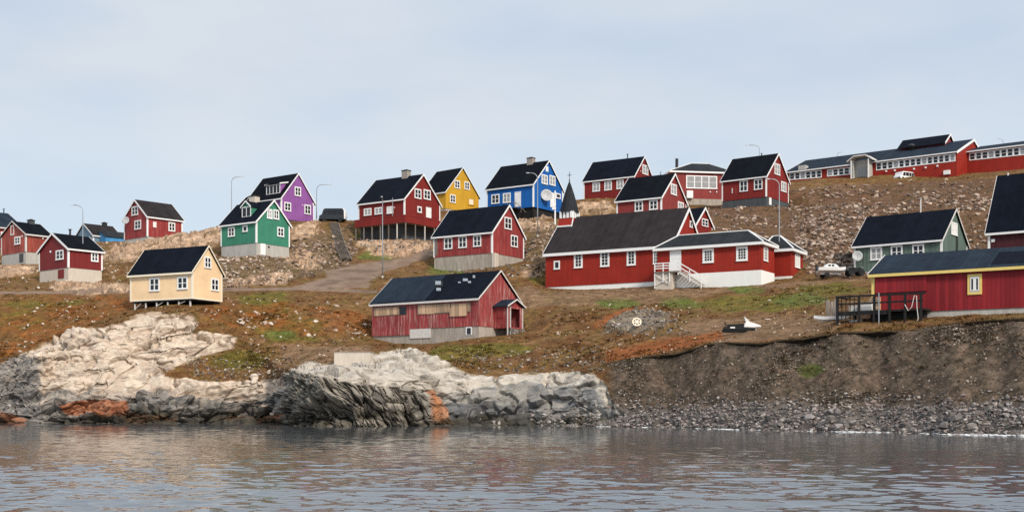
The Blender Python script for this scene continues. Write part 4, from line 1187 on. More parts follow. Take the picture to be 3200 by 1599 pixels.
mb = h.mb(); fbox(h, mb, 'G', t0, t0 + .35, -.058, -.045, z1 - .3, z1); mb.build('vent', 'dark_metal', r)

# --- purple house and its annex
h, r = shell('purple', 'wooden_house', 'bright purple house on the skyline with a wide white framed dormer in its black roof', 'purple', 'roof_black', found='concrete_dark', barge=.3)
window(h, r, 'G', 920.5, 940, 584, 613); window(h, r, 'G', 888, 909, 632, 660); window(h, r, 'G', 951, 971, 640, 670)
wall_lamp(h, r, 'G', 945, 641, .09); wall_lamp(h, r, 'G', 975, 638, .09)
dormer_px(h, r, 833, 876, 577, 607, False, 'purple', 'roof_black', nv=3)
mb = h.mb(); s = h.s
mb.prism([(1.2, 0), (h.W - .6, 0), (h.W - .6, 2.6), (h.W / 2 + .3, 5.3), (1.2, 2.6)], 'x', s * (h.L + .25), s * (h.L + 4.6)); an = mb.build('annex_wall', 'white', r)
m_ = 2.7 / (h.W / 2 - .9); tp = [(.8, 2.6 - m_ * .4 + .03), (h.W / 2 + .3, 5.33), (h.W - .2, 2.6 - m_ * .4 + .03)]
mb = h.mb(); mb.prism(tp + [(a, b_ + .12) for a, b_ in reversed(tp)], 'x', s * (h.L + .26), s * (h.L + 4.85)); mb.build('annex_roof', 'roof_black', an)
tp = [(.78, 2.6 - m_ * .4 - .02), (h.W / 2 + .3, 5.3), (h.W - .18, 2.6 - m_ * .4 - .02)]
mb = h.mb(); mb.prism(tp + [(a, b_ + .24) for a, b_ in reversed(tp)], 'x', s * (h.L + 4.852), s * (h.L + 4.9)); mb.build('annex_bargeboard', 'white', an)
mb = h.mb(); mb.box(*sorted((s * (h.L + 2.6), s * (h.L + 3.4))), 1.13, 1.195, 1.5, 2.3); mb.build('annex_window', 'glass', an)

# --- red house with balcony
h, r = shell('porch', 'wooden_house', 'large deep red house with a red balcony raised on posts round its corner', 'red_deep', 'roof_navy', found=None, chim=(1259, 1280, 534, 'brick_chimney'), barge=.3)
for a in ((1137.5, 1161, 651, 674, 'curtain'), (1171, 1196, 648, 670, 'curtain'), (1209, 1229, 645, 668, 'blind')): window(h, r, 'L', *a[:4], pane=a[4])
window(h, r, 'G', 1295, 1316, 590, 621); window(h, r, 'G', 1323.5, 1345, 593, 624); window(h, r, 'G', 1304, 1317, 645, 665, nv=0, nh=0, cas=.2)
door(h, r, 'G', 1331, 1347, 648, 680)
wall_lamp(h, r, 'L', 1233, 649, .09)
mb = h.mb(); mb.box(-h.L + .1, -.5, .5, h.W - .1, -4.0, -.004); mb.build('foundation', 'concrete_dark', r)
bal = h.mb(); bw = 1.5
bal.prism([(-h.L + .6, -.03), (-h.L + .6, -bw), (bw, -bw), (bw, h.W - .6), (.03, h.W - .6), (.03, -.03)], 'z', -.12, .02)
balc = bal.build('balcony', 'grey_wood', r)
mb = h.mb()
mb.box(-h.L + .6, bw, -bw - .04, -bw, -.15, .98); mb.box(bw - .002, bw + .04, -bw - .04, h.W - .6, -.15, .98)
mb.build('railing', 'red_deep', balc)
mb = h.mb(); mb.box(-h.L + .55, bw + .1, -bw - .08, -bw + .02, .985, 1.05); mb.box(bw - .04, bw + .1, -bw + .022, h.W - .5, .985, 1.05); mb.build('handrail', 'red_faded', balc)
k = 0
for t_ in np.linspace(-h.L + .7, bw - .1, 7):
    mb = h.mb(); mb.box(t_ - .07, t_ + .07, -bw + .02, -bw + .16, -4.6, -.125); mb.build('post', 'grey_wood' if k != 5 else 'offwhite', balc); k += 1
for t_ in np.linspace(1.0, h.W - .9, 4):
    mb = h.mb(); mb.box(bw - .18, bw - .04, t_ - .07, t_ + .07, -4.6, -.125); mb.build('post', 'offwhite' if k == 8 else 'grey_wood', balc); k += 1
mb = h.mb(); mb.tube([(-1.45, -bw + .3, .05), (-1.45, -bw + .3, 4.0)], .05); mb.build('flagpole', 'steel', balc)

# --- yellow, blue
h, r = shell('yellow', 'wooden_house', 'ochre yellow house on the skyline half hidden behind the red balcony house', 'yellow', 'roof_black', corner='yellow', barge=.2, found='concrete')
for a in ((1420, 1437, 564, 589), (1451, 1467, 568, 593), (1406, 1423, 608, 634)): window(h, r, 'G', *a, cas=.17)
window(h, r, 'G', 1463, 1481, 619, 642, frame='yellow', pane='cream_trim', nv=0, nh=0)
h, r = shell('blue', 'wooden_house', 'bright blue house on the skyline with black roof and white framed windows', 'blue', 'roof_black', found=None, chim=(1649, 1670, 495, 'brick_chimney'), barge=.28)
window(h, r, 'L', 1536, 1561, 607, 637); window(h, r, 'L', 1572, 1596, 603, 634, pane='curtain'); door(h, r, 'L', 1609, 1628, 599, 646)
window(h, r, 'G', 1692, 1711, 546, 576, pane='curtain'); window(h, r, 'G', 1716.6, 1735, 549, 580, pane='curtain'); window(h, r, 'G', 1737, 1751, 604, 621, nv=0, nh=0, cas=.2)
door(h, r, 'G', 1719, 1734, 602, 648)
panel(h, r, 'G', 1705, 1713, 520, 536, 'white', 'gable_vent')
mb = h.mb(); mb.box(-h.L + .3, -.3, .3, h.W - .3, -3.6, -.004); mb.build('foundation', 'dark_wood', r)
for i in range(6):
    x_ = -h.L + .3 + (h.L - .4) * i / 5
    mb = h.mb(); mb.box(x_ - .08, x_ + .08, .02, .2, -3.4, -.006); mb.build('post', 'dark_wood', r)
dish(h, r, 'G', 1699, 612, 1.02)
st = h.mb(); st.box(-4.6, -2.8, -1.25, -.04, -.12, -.02)
for k in range(7): st.box(-2.75 + k * .3, -2.5 + k * .3, -1.2, -.2, -.3 - k * .26, -.25 - k * .26)
stp = st.build('staircase', 'dark_wood', r)
mb = h.mb(); mb.beam((-4.55, -1.2, .9), (-2.85, -1.2, .9), .07); mb.beam((-2.8, -1.2, .85), (-.7, -1.2, -1.0), .07)
for x_, z_ in ((-4.5, -.1), (-2.9, -.1), (-1.7, -1.0)): mb.beam((x_, -1.2, z_), (x_, -1.2, z_ + 1.0), .07)
mb.build('handrail', 'grey_wood', stp)

# --- mid red house
h, r = shell('mid', 'wooden_house', 'faded red house with three front windows on a stained concrete basement beside the church', 'red_faded', 'roof_navy', found='concrete_stain', barge=.32)
for a in ((1388, 1414, 742, 779), (1433, 1459, 738, 775), (1479, 1504, 735, 771)): window(h, r, 'L', *a, cas=.17, mul=.14)
window(h, r, 'G', 1576, 1598, 679, 717, cas=.17); window(h, r, 'G', 1596, 1617, 735, 772, cas=.17)
mb = h.mb(); mb.box(-.05, .45, -.05, .5, -3.4, -.01); mb.box(.06, .3, .8, 1.15, -3.4, -.01); mb.build('concrete_pier', 'concrete_pale', r)
panel(h, r, 'L', 1358, 1367, 745, 797, 'grey_wood', 'bare_boards', p=.034)

# --- red houses to the right
h, r = shell('upper', 'wooden_house', 'deep red skyline house right of the church spire with three small windows', 'red_deep', 'roof_navy', found='concrete_dark', barge=.3)
for a in ((1852, 1875, 570, 599), (1889, 1912, 566, 595), (1927, 1949, 562, 591)): window(h, r, 'L', *a, pane='curtain')
window(h, r, 'G', 2007, 2025, 516, 546, pane='curtain'); flue(h, r, 1961, 482, .1); wall_lamp(h, r, 'G', 2001, 535, .1)
h, r = shell('lower', 'wooden_house', 'bright red house directly above the church roof ridge with steep white trimmed gable', 'red_school', 'roof_black', found='concrete', barge=.34)
for a in ((1984, 2009.5, 628, 661), (2029, 2056, 625, 656)): window(h, r, 'L', *a)
window(h, r, 'G', 2096, 2114, 575, 610, pane='curtain'); window(h, r, 'G', 2118, 2136, 631, 665, pane='curtain')
h, r = shell('right', 'wooden_house', 'bright red house on a dark basement high on the rubble slope behind the church hall', 'red_deep', 'roof_black', found='concrete_dark', barge=.34)
for a in ((2311.5, 2337, 564, 599), (2356.5, 2383, 560, 593)): window(h, r, 'L', *a, cas=.17)
window(h, r, 'G', 2420, 2437, 512, 547, pane='curtain', cas=.17); window(h, r, 'G', 2440.5, 2456.5, 568, 600, pane='curtain', cas=.17)
panel(h, r, 'L', 2287, 2290, 588, 604, 'offwhite', 'notice'); panel(h, r, 'L', 2298, 2302, 587, 607, 'red_faded', 'shutter')
panel(h, r, 'G', 2404, 2411, 617, 640, 'white', 'cellar_door', p=.0, p0=-.055)
flue(h, r, 2380, 480, .09)
h, r = shell('rgreen', 'wooden_house', 'weathered dark green house behind the red boathouse with a ladder on its gable', 'dark_green', 'roof_navy', found='offwhite', barge=.26, trim='offwhite')
for a in ((2720, 2757, 772, 813, 'curtain'), (2784, 2821, 767, 808, 'glass'), (2851, 2888.5, 763, 804, 'glass')): window(h, r, 'L', *a[:4], pane=a[4], cas=.19, mul=.15)
window(h, r, 'G', 2972, 2991, 695, 736, pane='blind', cas=.15)
dish(h, r, 'L', 2685, 802, .62)
mb = h.mb(); t0, z0 = h.hit('G', 2989, 790); _, z1 = h.hit('G', 2989, 738)
fbox(h, mb, 'G', t0 - .25, t0 - .2, .03, .08, z0, z1); fbox(h, mb, 'G', t0 + .2, t0 + .25, .03, .08, z0, z1)
for k in range(8): fbox(h, mb, 'G', t0 - .2, t0 + .2, .04, .07, z0 + (z1 - z0) * (k + .3) / 8, z0 + (z1 - z0) * (k + .45) / 8)
mb.build('ladder', 'black_plastic', r)
flue(h, r, 2877, 620, .09, mat='offwhite', cap=True)
mb = h.mb(); mb.box(-h.L + .6, -h.L + 4.5, -.9, -.1, -.55, -.35); mb.box(-h.L + .8, -h.L + 4.3, -.85, -.15, -.9, -.55); mb.build('step_bench', 'offwhite', r)
h, r = shell('darkred', 'wooden_house', 'very dark red house with a tall navy roof at the right edge of the picture', 'dark_red', 'roof_navy', trim='offwhite', barge=.2)
panel(h, r, 'L', 3098, 3109, 747, 756, 'white', 'notice_board'); flue(h, r, 3150, 540, .08, mat='offwhite', cap=False)
h, r = shell('gablet', 'wooden_house', 'red house whose white edged gable and navy roof peep over the church hall roof', 'red_deep', 'roof_navy', barge=.36)
window(h, r, 'G', 2193, 2212, 684, 708, cas=.14)

# --- boathouse
h, r = shell('boat', 'boathouse', 'long red boathouse with yellow trim and a yellow framed window at the right edge', 'red_boat', 'roof_slate', trim='offwhite', corner='trim_yellow', fascia='trim_yellow', cat='boathouse', barge=.14, found='concrete')
window(h, r, 'L', 3024, 3069, 856, 920, nv=0, nh=0, frame='trim_yellow', pane='white', cas=.17, sill=False)
w_ = window(h, r, 'L', 3033, 3060, 868, 908, nv=1, nh=0, frame='white', pane='glass', cas=.06, mul=.20, sill=False)
for o in [w_] + list(w_.children): 
    for v in o.data.vertices: v.co.y -= .03
panel(h, r, 'L', 2736, 2897, 868, 912, 'red_boat', 'sliding_door', p=.09)
s = h.s; mb = h.mb(); m_ = (h.hr - h.he) / (h.W / 2)
t0, _ = h.hit('L', 3093, 850)
ya, yb_ = .25, 2.9
mb.prism([(ya, h.he + m_ * ya + .155), (yb_, h.he + m_ * yb_ + .155), (yb_, h.he + m_ * yb_ + .18), (ya, h.he + m_ * ya + .18)], 'x', s * (t0 + .0), .25); mb.build('roof_patch', 'roof_navy', r)

# --- boarded up red house
h, r = shell('boarded', 'abandoned_house', 'peeling red house with boarded windows and a small gable porch', 'red_peeling', 'roof_navy', trim='offwhite', corner=None, fascia='offwhite', barge=.18, found='concrete_stain')
s = h.s
mb = h.mb(); m_ = (h.hr - h.he) / (h.W / 2); t0, _ = h.hit('L', 1330, 950)
ya, yb_ = -.2, h.W / 2 - .08
mb.prism([(ya, h.he + m_ * ya + .16), (yb_, h.he + m_ * yb_ + .16), (yb_, h.he + m_ * yb_ + .19), (ya, h.he + m_ * ya + .19)], 'x', s * t0, s * (h.L + .2)); mb.build('roof_patch', 'roof_slate', r)
t1, _ = h.hit('L', 1280, 1030)
mb = h.mb(); fbox(h, mb, 'L', t1, h.L, .004, .06, -.62, .35); mb.build('lower_boarding', 'red_peeling', r)
def planks(x0, x1, y0, y1, n_, seed, name='boarded_window', dark=None):
    t0, _ = h.hit('L', x0, (y0 + y1) / 2); t1, _ = h.hit('L', x1, (y0 + y1) / 2); t0, t1 = sorted((t0, t1))
    _, z1 = h.hit('L', (x0 + x1) / 2, y0); _, z0 = h.hit('L', (x0 + x1) / 2, y1)
    rr = random.Random(seed)
    mb = h.mb(); fbox(h, mb, 'L', t0 - .08, t1 + .08, .004, .03, z0 - .05, z1 + .05); w_ = mb.build(name, 'grey_wood', r)
    for k in range(n_):
        a = t0 + (t1 - t0) * k / n_; b_ = t0 + (t1 - t0) * (k + 1) / n_ - .05
        mb = h.mb(); fbox(h, mb, 'L', a, b_, .034, .06 + .02 * rr.random(), z0 + rr.uniform(-.08, .06), z1 - rr.uniform(-.02, .08)); mb.build('plank', 'pale_wood', w_)
    return w_
planks(1169, 1247, 960, 985, 2, 1); panel(h, r, 'L', 1250, 1270, 957, 983, 'glass', 'window_hole', p=.02)
planks(1306, 1408, 951, 979, 4, 2); planks(1409, 1470, 948, 974, 1, 3)
t0, z0 = h.hit('L', 1407, 989); t1, z1 = h.hit('L', 1462, 962)
mb = h.mb(); fbox(h, mb, 'L', min(t0, t1), max(t0, t1), .09, .12, z0, z1); mb.build('loose_board', 'pale_wood', r)
def on_slope(x0, x1, y0, y1, mat, name, up=.16):
    """flat piece lying on the front roof slope"""
    vs = []
    for (x, y) in ((x0, y1), (x1, y1), (x1, y0), (x0, y0)):
        off = 1.0
        for _ in range(14):
            P = h.P0 + h.e2 * off; u = (x - CX) / F; t = (u * P.y - P.x) / (h.e1.x - u * h.e1.y); D_ = P.y + t * h.e1.y
            z = CH + D_ * (H0 - y) / F - h.zb; off = off * .5 + .5 * (z - h.he) / m_
        vs.append((s * t, off, h.he + m_ * off + up))
    mb = h.mb(); mb.hull8(vs, [(a, b_ - .03, c + .05) for a, b_, c in vs]); return mb.build(name, mat, r)
on_slope(1358, 1384, 884, 900, 'dark_wood', 'skylight', .17); on_slope(1361, 1378, 886, 897, 'steel', 'skylight_cover', .24)
on_slope(1364, 1378, 905, 914, 'steel', 'roof_slat', .17)
for a in ((1432, 1440, 886, 890), (1447, 1462, 876, 884), (1463, 1472, 884, 890), (1478, 1485, 866, 874)): on_slope(*a, 'steel', 'roof_slat', .17)
panel(h, r, 'L', 1455, 1474, 1021, 1046, 'white', 'cellar_window', p=-.01, p0=-.05); panel(h, r, 'L', 1459, 1471, 1024, 1044, 'glass', 'cellar_hole', p=.005, p0=-.04)
panel(h, r, 'L', 1281, 1345, 1027, 1056, 'offwhite', 'cellar_gate', p=.02, p0=-.05)
# porch on the gable
PW0, _ = h.hit('G', 1533, 980); PW1, _ = h.hit('G', 1622, 980); pd = 1.7
y0, y1 = PW0 + .6, min(h.W - .2, PW0 + 3.4)
zt = 2.15
mb = h.mb()
mb.box(.01, pd, y0, y0 + .08, .0, zt); mb.box(.01, pd, y1 - .08, y1, .0, zt); mb.box(pd - .08, pd, y0 + .081, y0 + .5, .0, zt); mb.box(pd - .08, pd, y1 - .45, y1 - .081, .0, zt)
mb.box(pd - .08, pd, y0 + .5, y1 - .45, 1.98, zt); mb.box(.01, pd, y0, y1, -.12, -.005)
po = mb.build('porch', 'red_peeling', r)
ym = (y0 + y1) / 2; tp = [(y0 - .3, zt - .05), (ym, zt + .75), (y1 + .3, zt - .05)]
mb = h.mb(); mb.prism(tp + [(a, b_ + .09) for a, b_ in reversed(tp)], 'x', .01, pd + .3); mb.build('porch_roof', 'roof_slate', po)
mb = h.mb(); mb.prism([(y0, zt), (y1, zt), (ym, zt + .68)], 'x', pd - .06, pd - .005); mb.build('porch_gable', 'red_faded', po)
mb = h.mb(); t2 = [(a, b_ - .04) for a, b_ in tp]; mb.prism(t2 + [(a, b_ + .16) for a, b_ in reversed(t2)], 'x', pd + .302, pd + .34); mb.build('porch_trim', 'offwhite', po)
mb = h.mb(); mb.box(.1, pd - .1, y0 + .1, y1 - .1, .0, .01); mb.box(.012, .05, y0 + .7, y1 - .9, 0.02, 1.95); mb.build('porch_door', 'red_deep', po)
for yy in (y0 - .02, y0 + .5, y1 - .06):
    mb = h.mb(); mb.box(pd + .004, pd + .1, yy, yy + .09, -1.5, zt); mb.build('porch_post', 'offwhite', po)
mb = h.mb(); mb.box(.55, 1.25, y0 - .05, y0 - .004, .95, 1.75); mb.build('porch_window', 'red_faded', po)
mb = h.mb()
for k in range(6): mb.box(pd + .15 + k * .28, pd + .42 + k * .28, y0 + .5, y1 - .3, -.25 - k * .19, -.2 - k * .19)
mb.beam((pd + .1, y0 + .45, -.1), (pd + 1.9, y0 + .45, -1.3), .07, .16); mb.beam((pd + .1, y1 - .25, -.1), (pd + 1.9, y1 - .25, -1.3), .07, .16)
mb.beam((pd + .15, y0 + .3, -.15), (pd + .95, y0 + .3, -1.35), .07)
mb.build('porch_steps', 'grey_wood', po)

# ------------------------------------------------------------------ church with hall and pavilion
h, r = shell('church', 'church', 'red wooden church with pointed black steeple, white trim and white porch stairs', 'red_church', 'roof_brown', found='whitewash', barge=.5, ov=.35, cat='church', corner=None, fh=.26)
CHU = h; ROOT = r
for a in ((1794, 1821, 788, 838), (1876, 1904.6, 784, 834), (1959, 1987, 780, 830), (2041, 2059, 778, 826)):
    window(h, r, 'L', *a, nv=1, nh=3, cas=.24, mul=.07, bar=.05, pane='glass')
window(h, r, 'L', 1731, 1750, 814.5, 842, nv=0, nh=0, cas=.24)
window(h, r, 'G', 2155, 2163, 690, 712, nv=0, nh=0)
s = h.s; W2 = h.W / 2
ta, _ = h.ridge_hit(1757, 690); tb, _ = h.ridge_hit(1802, 690); tc = (ta + tb) / 2; hw_ = abs(ta - tb) / 2 * .95
X_ = s * tc
st = h.mb(); st.prism([(W2 - hw_ - .3, h.hr - 1.2), (W2 - hw_, h.hr - .1), (W2 - hw_, h.hr - .06), (W2 + hw_, h.hr - .06), (W2 + hw_, h.hr - .1), (W2 + hw_ + .45, h.hr - 1.35)], 'x', X_ - hw_, X_ + hw_)
stp = st.build('steeple', 'red_church', r)
mb = h.mb(); mb.box(X_ - hw_ - .1, X_ + hw_ + .1, W2 - hw_ - .52, W2 - hw_ - .4, h.hr - 1.3, h.hr - 1.12); mb.prism([(W2 - hw_ - .52, h.hr - 1.45), (W2 - hw_ - .44, h.hr - 1.2), (W2 - hw_ - .02, h.hr - .0), (W2 - hw_ - .02, h.hr - .3)], 'x', X_ + hw_ + .01, X_ + hw_ + .14); mb.build('steeple_flashing', 'white', stp)
zl0, zl1 = h.hr - .058, h.hr + .85
mb = h.mb(); mb.box(X_ - hw_ * .9, X_ + hw_ * .9, W2 - hw_ * .9, W2 + hw_ * .9, zl0, zl1 + .1); mb.build('belfry', 'black_plastic', stp)
for k in range(4):
    mb = h.mb()
    q = X_ - hw_ + (2 * hw_) * (k + .5) / 4
    mb.box(q - hw_ * .15, q + hw_ * .15, W2 - hw_ - .04, W2 - hw_ * .9 - .003, zl0, zl1)
    q2 = W2 - hw_ + (2 * hw_) * (k + .5) / 4
    mb.box(X_ + hw_ * .9 + .003, X_ + hw_ + .04, q2 - hw_ * .15, q2 + hw_ * .15, zl0, zl1)
    mb.build('louvre', 'white', stp)
mb = h.mb(); _, zap = h.ridge_hit(1780, 566); hs_ = zap - zl1
mb.lathe([(hw_ * 1.36, zl1 - .06), (hw_ * 1.30, zl1 + .06), (hw_ * 1.06, zl1 + hs_ * .25), (hw_ * .66, zl1 + hs_ * .58), (hw_ * .30, zl1 + hs_ * .84), (.04, zap)], (X_, W2, 0), 8); mb.build('spire', 'roof_grey', stp)
mb = h.mb(); mb.tube([(X_, W2, zap - .2), (X_, W2, zap + 1.25)], .04, 6); mb.box(X_ - .28, X_ + .28, W2 - .03, W2 + .03, zap + .75, zap + .83); mb.lathe([(.02, zap - .02), (.1, zap + .06), (.1, zap + .14), (.02, zap + .22)], (X_, W2, 0), 10); mb.build('cross', 'dark_metal', stp)

def adopt(objs, h, root):
    """hang parts measured in the frame of h under another root"""
    Mr = (Matrix.Translation(root.location) @ Matrix.Rotation(root.rotation_euler.z, 4, 'Z')).inverted()
    Mh = Matrix.Translation(Vector(h.loc)) @ Matrix.Rotation(h.rz, 4, 'Z')
    for o in objs:
        o.parent = root; o.matrix_basis = Mr @ Mh
def hip(h, wall, roof, tn, tf, found='whitewash', ov=.4, fascia='white', fh=.32, name=''):
    s, L, W, he, hr = h.s, h.L, h.W, h.he, h.hr
    out = []
    mb = h.mb(); mb.box(min(0, s * L), max(0, s * L), 0, W, 0, he - .02); out.append(mb.build(name + 'wall', wall))
    xa, xb = s * -ov, s * (L + ov)
    mb = h.mb(); b4 = [(xa, -ov, he + .06), (xb, -ov, he + .06), (xb, W + ov, he + .06), (xa, W + ov, he + .06)]
    ra, rb = (s * tn, W / 2, hr), (s * tf, W / 2, hr)
    mb.add(b4 + [ra, rb], [(0, 1, 5, 4), (1, 2, 5), (2, 3, 4, 5), (3, 0, 4), (0, 3, 2, 1)]); out.append(mb.build(name + 'roof', roof))
    mb = h.mb(); mb.box(min(xa, xb) - .03, max(xa, xb) + .03, -ov - .03, W + ov + .03, he + .055 - fh, he + .055); out.append(mb.build(name + 'fascia', fascia))
    mb = h.mb(); mb.beam((xa, -ov, he + .1), (ra[0], ra[1], hr + .03), .16, .1); mb.beam((xa, W + ov, he + .1), (ra[0], ra[1], hr + .03), .16, .1); mb.beam((xb, -ov, he + .1), (rb[0], rb[1], hr + .03), .16, .1)
    mb.beam((ra[0], ra[1], hr + .035), (rb[0], rb[1], hr + .035), .2, .1); out.append(mb.build(name + 'hip_flashing', fascia))
    if found:
        mb = h.mb(); mb.box(min(s * -.04, s * (L + .04)), max(s * -.04, s * (L + .04)), -.04, W - .1, -h.hf - 1.6, -.003); out.append(mb.build(name + 'foundation', found))
    return out
h = HS['annex']
tn, _ = h.ridge_hit(2338, 708); tf, _ = h.ridge_hit(2120, 726)
parts = hip(h, 'red_church', 'roof_grey', tn, tf, name='hall_')
parts.append(window(h, None, 'L', 2196, 2231, 777, 822, nv=2, nh=3, cas=.26, mul=.06, bar=.05)); parts.append(window(h, None, 'L', 2301, 2337, 770, 816, nv=2, nh=3, cas=.26, mul=.06, bar=.05))
parts.append(window(h, None, 'G', 2386, 2399, 772, 817, nv=0, nh=3, cas=.2, pane='curtain'))
parts.append(door(h, None, 'L', 2094, 2129, 783, 849))
t0, zd = h.hit('L', 2129, 849); t1, _ = h.hit('L', 2060, 849)
s = h.s; xl, xr = s * t1, s * t0      # left (far) and right (near) ends of the landing
mb = h.mb(); mb.box(xl, xr + .3, -1.5, -.02, zd - .16, zd - .01); pch = mb.build('porch_landing', 'grey_wood'); parts.append(pch)
mb = h.mb()
for x_ in (xl + .04, (xl + xr) / 2 - .3, xr - .9): mb.box(x_ - .05, x_ + .05, -1.48, -1.38, zd - 1.3, zd + 1.0)
for z_ in (.38, .68, .98): mb.box(xl, xr - .85, -1.45, -1.39, zd + z_ - .06, zd + z_ + .06)
mb.box(xr - .88, xr + .2, -1.47, -1.41, zd + .1, zd + 1.15)
xe = xr + 3.1; ze_ = zd - 1.75
for off in (.5, 1.0): mb.beam((xr + .2, -1.44, zd + off), (xe, -1.44, ze_ + off), .08, .13)
for q in (.0, .5, 1.0):
    x_ = xr + .2 + (xe - xr - .2) * q; z_ = zd + (ze_ - zd) * q; mb.box(x_ - .05, x_ + .05, -1.48, -1.4, z_ - .5, z_ + 1.02)
mb.build('railing', 'white', pch)
mb = h.mb()
for k in range(9):
    q = (k + .5) / 9; mb.box(xr + .3 + (xe - xr - .3) * k / 9, xr + .34 + (xe - xr - .3) * (k + 1) / 9, -1.38, -.2, zd + (ze_ - zd) * q - .05, zd + (ze_ - zd) * q)
mb.beam((xr + .3, -1.36, zd - .2), (xe, -1.36, ze_ - .2), .06, .24); mb.build('stair_flight', 'offwhite', pch)
mb = h.mb(); mb.box(xl + .1, xr - .6, -1.3, -.3, zd - 2.4, zd - .163); mb.build('porch_base', 'concrete_pale', pch)
mb = h.mb(); mb.beam((xl + .1, -1.45, zd - .3), (xr - .9, -1.45, zd - 1.5), .07); mb.beam((xl + .15, -1.45, zd - 1.6), (xr - 1.1, -1.45, zd - .8), .07); mb.box(xl, xl + .1, -1.46, -1.36, zd - 2.0, zd - .163); mb.build('porch_brace', 'white', pch)
adopt(parts, h, ROOT)
h = HS['pavilion']
tn, _ = h.ridge_hit(2437, 733); 
parts = hip(h, 'red_church', 'roof_grey', max(tn, .3), h.L - .3, name='wing_')
parts.append(window(h, None, 'G', 2484, 2499, 794, 838, nv=0, nh=0, cas=.2, pane='blind'))
adopt(parts, h, ROOT)
# white steps at the far corner of the church
h = CHU
mb = h.mb()
for k in range(6): mb.box(-h.L - .7 - k * .42, -h.L - .25 - k * .42, -.9, .8, -2.4, -.10 - k * .15)
mb.build('church_steps', 'whitewash', ROOT)

# ------------------------------------------------------------------ school, long building
h = HS['school']; r = empty('school_building', h.loc, h.rz, 'low brick red building with hipped roof and one wide white window band', 'building'); h.root = r
tn, _ = h.ridge_hit(2160, 508)
for o in hip(h, 'red_school', 'roof_grey', max(.5, tn), h.L - 3, found='concrete_stain', fh=.28): o.parent = r
window(h, r, 'L', 2144, 2241, 549, 590, nv=3, nh=1, pane='curtain', cas=.2, mul=.18, bar=.06)
panel(h, r, 'L', 2144, 2163, 597, 620, 'white', 'cabinet', p=.6)
for x_ in (2219, 2239): wall_lamp(h, r, 'L', x_, 600, .12)
mb = h.mb(); mb.tube([(1.9, 3, h.he), (1.9, 3, h.hr + .35)], .28, 10); mb.build('flue_pipe', 'dark_metal', r)
mb = h.mb(); mb.tube([(.6, 9.3, h.he), (.6, 9.3, h.he + 1.6)], .12, 8); mb.build('vent_pipe', 'steel', r)

h, r = shell('longhouse', 'long_building', 'long red institutional building with a roof lantern and rows of white windows on the hilltop', 'red_church', 'roof_slate', found='concrete_dark', cat='building', corner=None, barge=.5, ov=.5)
LH = h
def band(h, r, x0, x1, n_, yt0, yt1, yb0, yb1, **k):
    w_ = (x1 - x0) / n_
    for i in range(n_):
        xa = x0 + w_ * i; q = (i + .5) / n_
        window(h, r, 'L', xa, xa + w_ * 1.0, yt0 + (yt1 - yt0) * q, yb0 + (yb1 - yb0) * q, nv=0, nh=1, cas=.17, sill=False, pane='glass' if (i * 7 + n_) % 5 else 'curtain', **k)
band(h, r, 2467, 2568, 6, 541, 531, 563, 555)
band(h, r, 2585, 2673, 5, 530, 520, 552, 544)
band(h, r, 2738, 2986, 14, 509, 480, 533, 504)
for x_, y_ in ((2770, 535), (2797, 533), (2857, 528), (2893, 524), (2930, 519)): wall_lamp(h, r, 'L', x_, y_, .16)
panel(h, r, 'L', 2951, 2970, 533, 546, 'white', 'cabinet', p=.5)
s = h.s
ta, _ = h.ridge_hit(2826, 448); tb, _ = h.ridge_hit(2966, 428); W2 = h.W / 2; t0, t1 = sorted((ta, tb))
mb = h.mb(); mb.prism([(W2 - 2.2, h.hr - 1.2), (W2 + 2.2, h.hr - 1.2), (W2 + 2.2, h.hr - .1), (W2, h.hr + 1.45), (W2 - 2.2, h.hr - .1)], 'x', s * t0, s * t1); ln = mb.build('roof_lantern', 'red_school', r)
tp = [(W2 - 3.0, h.hr - .62), (W2, h.hr + 1.5), (W2 + 3.0, h.hr - .62)]
mb = h.mb(); mb.prism(tp + [(a, b_ + .14) for a, b_ in reversed(tp)], 'x', s * (t0 - .3), s * (t1 + .3)); mb.build('lantern_roof', 'roof_navy', ln)
tp = [(a, b_ - .1) for a, b_ in tp]
mb = h.mb(); mb.prism(tp + [(a, b_ + .38) for a, b_ in reversed(tp)], 'x', s * (t0 - .3) + .003, s * (t0 - .3) + .06); mb.build('lantern_trim', 'white', ln)
m_ = (h.hr - h.he) / W2
mb = h.mb(); ta, _ = h.ridge_hit(2868, 455); mb.lathe([(.45, h.hr - 1.6), (.45, h.hr - .6), (.75, h.hr - .5), (.6, h.hr - .1), (.1, h.hr + .1)], (s * ta, W2 - 3.2, 0), 14); mb.build('roof_vent', 'dark_metal', r, smooth=True)
ta, _ = h.hit('L', 2496, 520); tb, _ = h.hit('L', 2518, 520)
mb = h.mb(); mb.box(min(s * ta, s * tb), max(s * ta, s * tb), -.2, 1.2, h.he - .3, h.he + .95); mb.build('vent_box', 'concrete', r)
ta, _ = h.hit('L', 2676, 520); tb, _ = h.hit('L', 2727, 520); _, zb_ = h.hit('L', 2700, 561); _, zt_ = h.hit('L', 2700, 503)
x0, x1 = sorted((s * ta, s * tb)); xm = (x0 + x1) / 2
mb = h.mb(); mb.box(x0, x0 + .2, -2.0, -.02, zb_ - .6, zt_); mb.box(x1 - .2, x1, -2.0, -.02, zb_ - .6, zt_); mb.box(x0 + .2, x1 - .2, -.9, -.02, zb_ - .6, zt_); en = mb.build('entrance_porch', 'concrete', r)
tp = [(x0 - .9, zt_ - .35), (x0 + .5, zt_ + .55), (x1 - .5, zt_ + .55), (x1 + .9, zt_ - .35)]
mb = h.mb(); mb.prism(tp + [(a, b_ + .22) for a, b_ in reversed(tp)], 'y', -2.5, .4); mb.build('porch_canopy', 'offwhite', en)
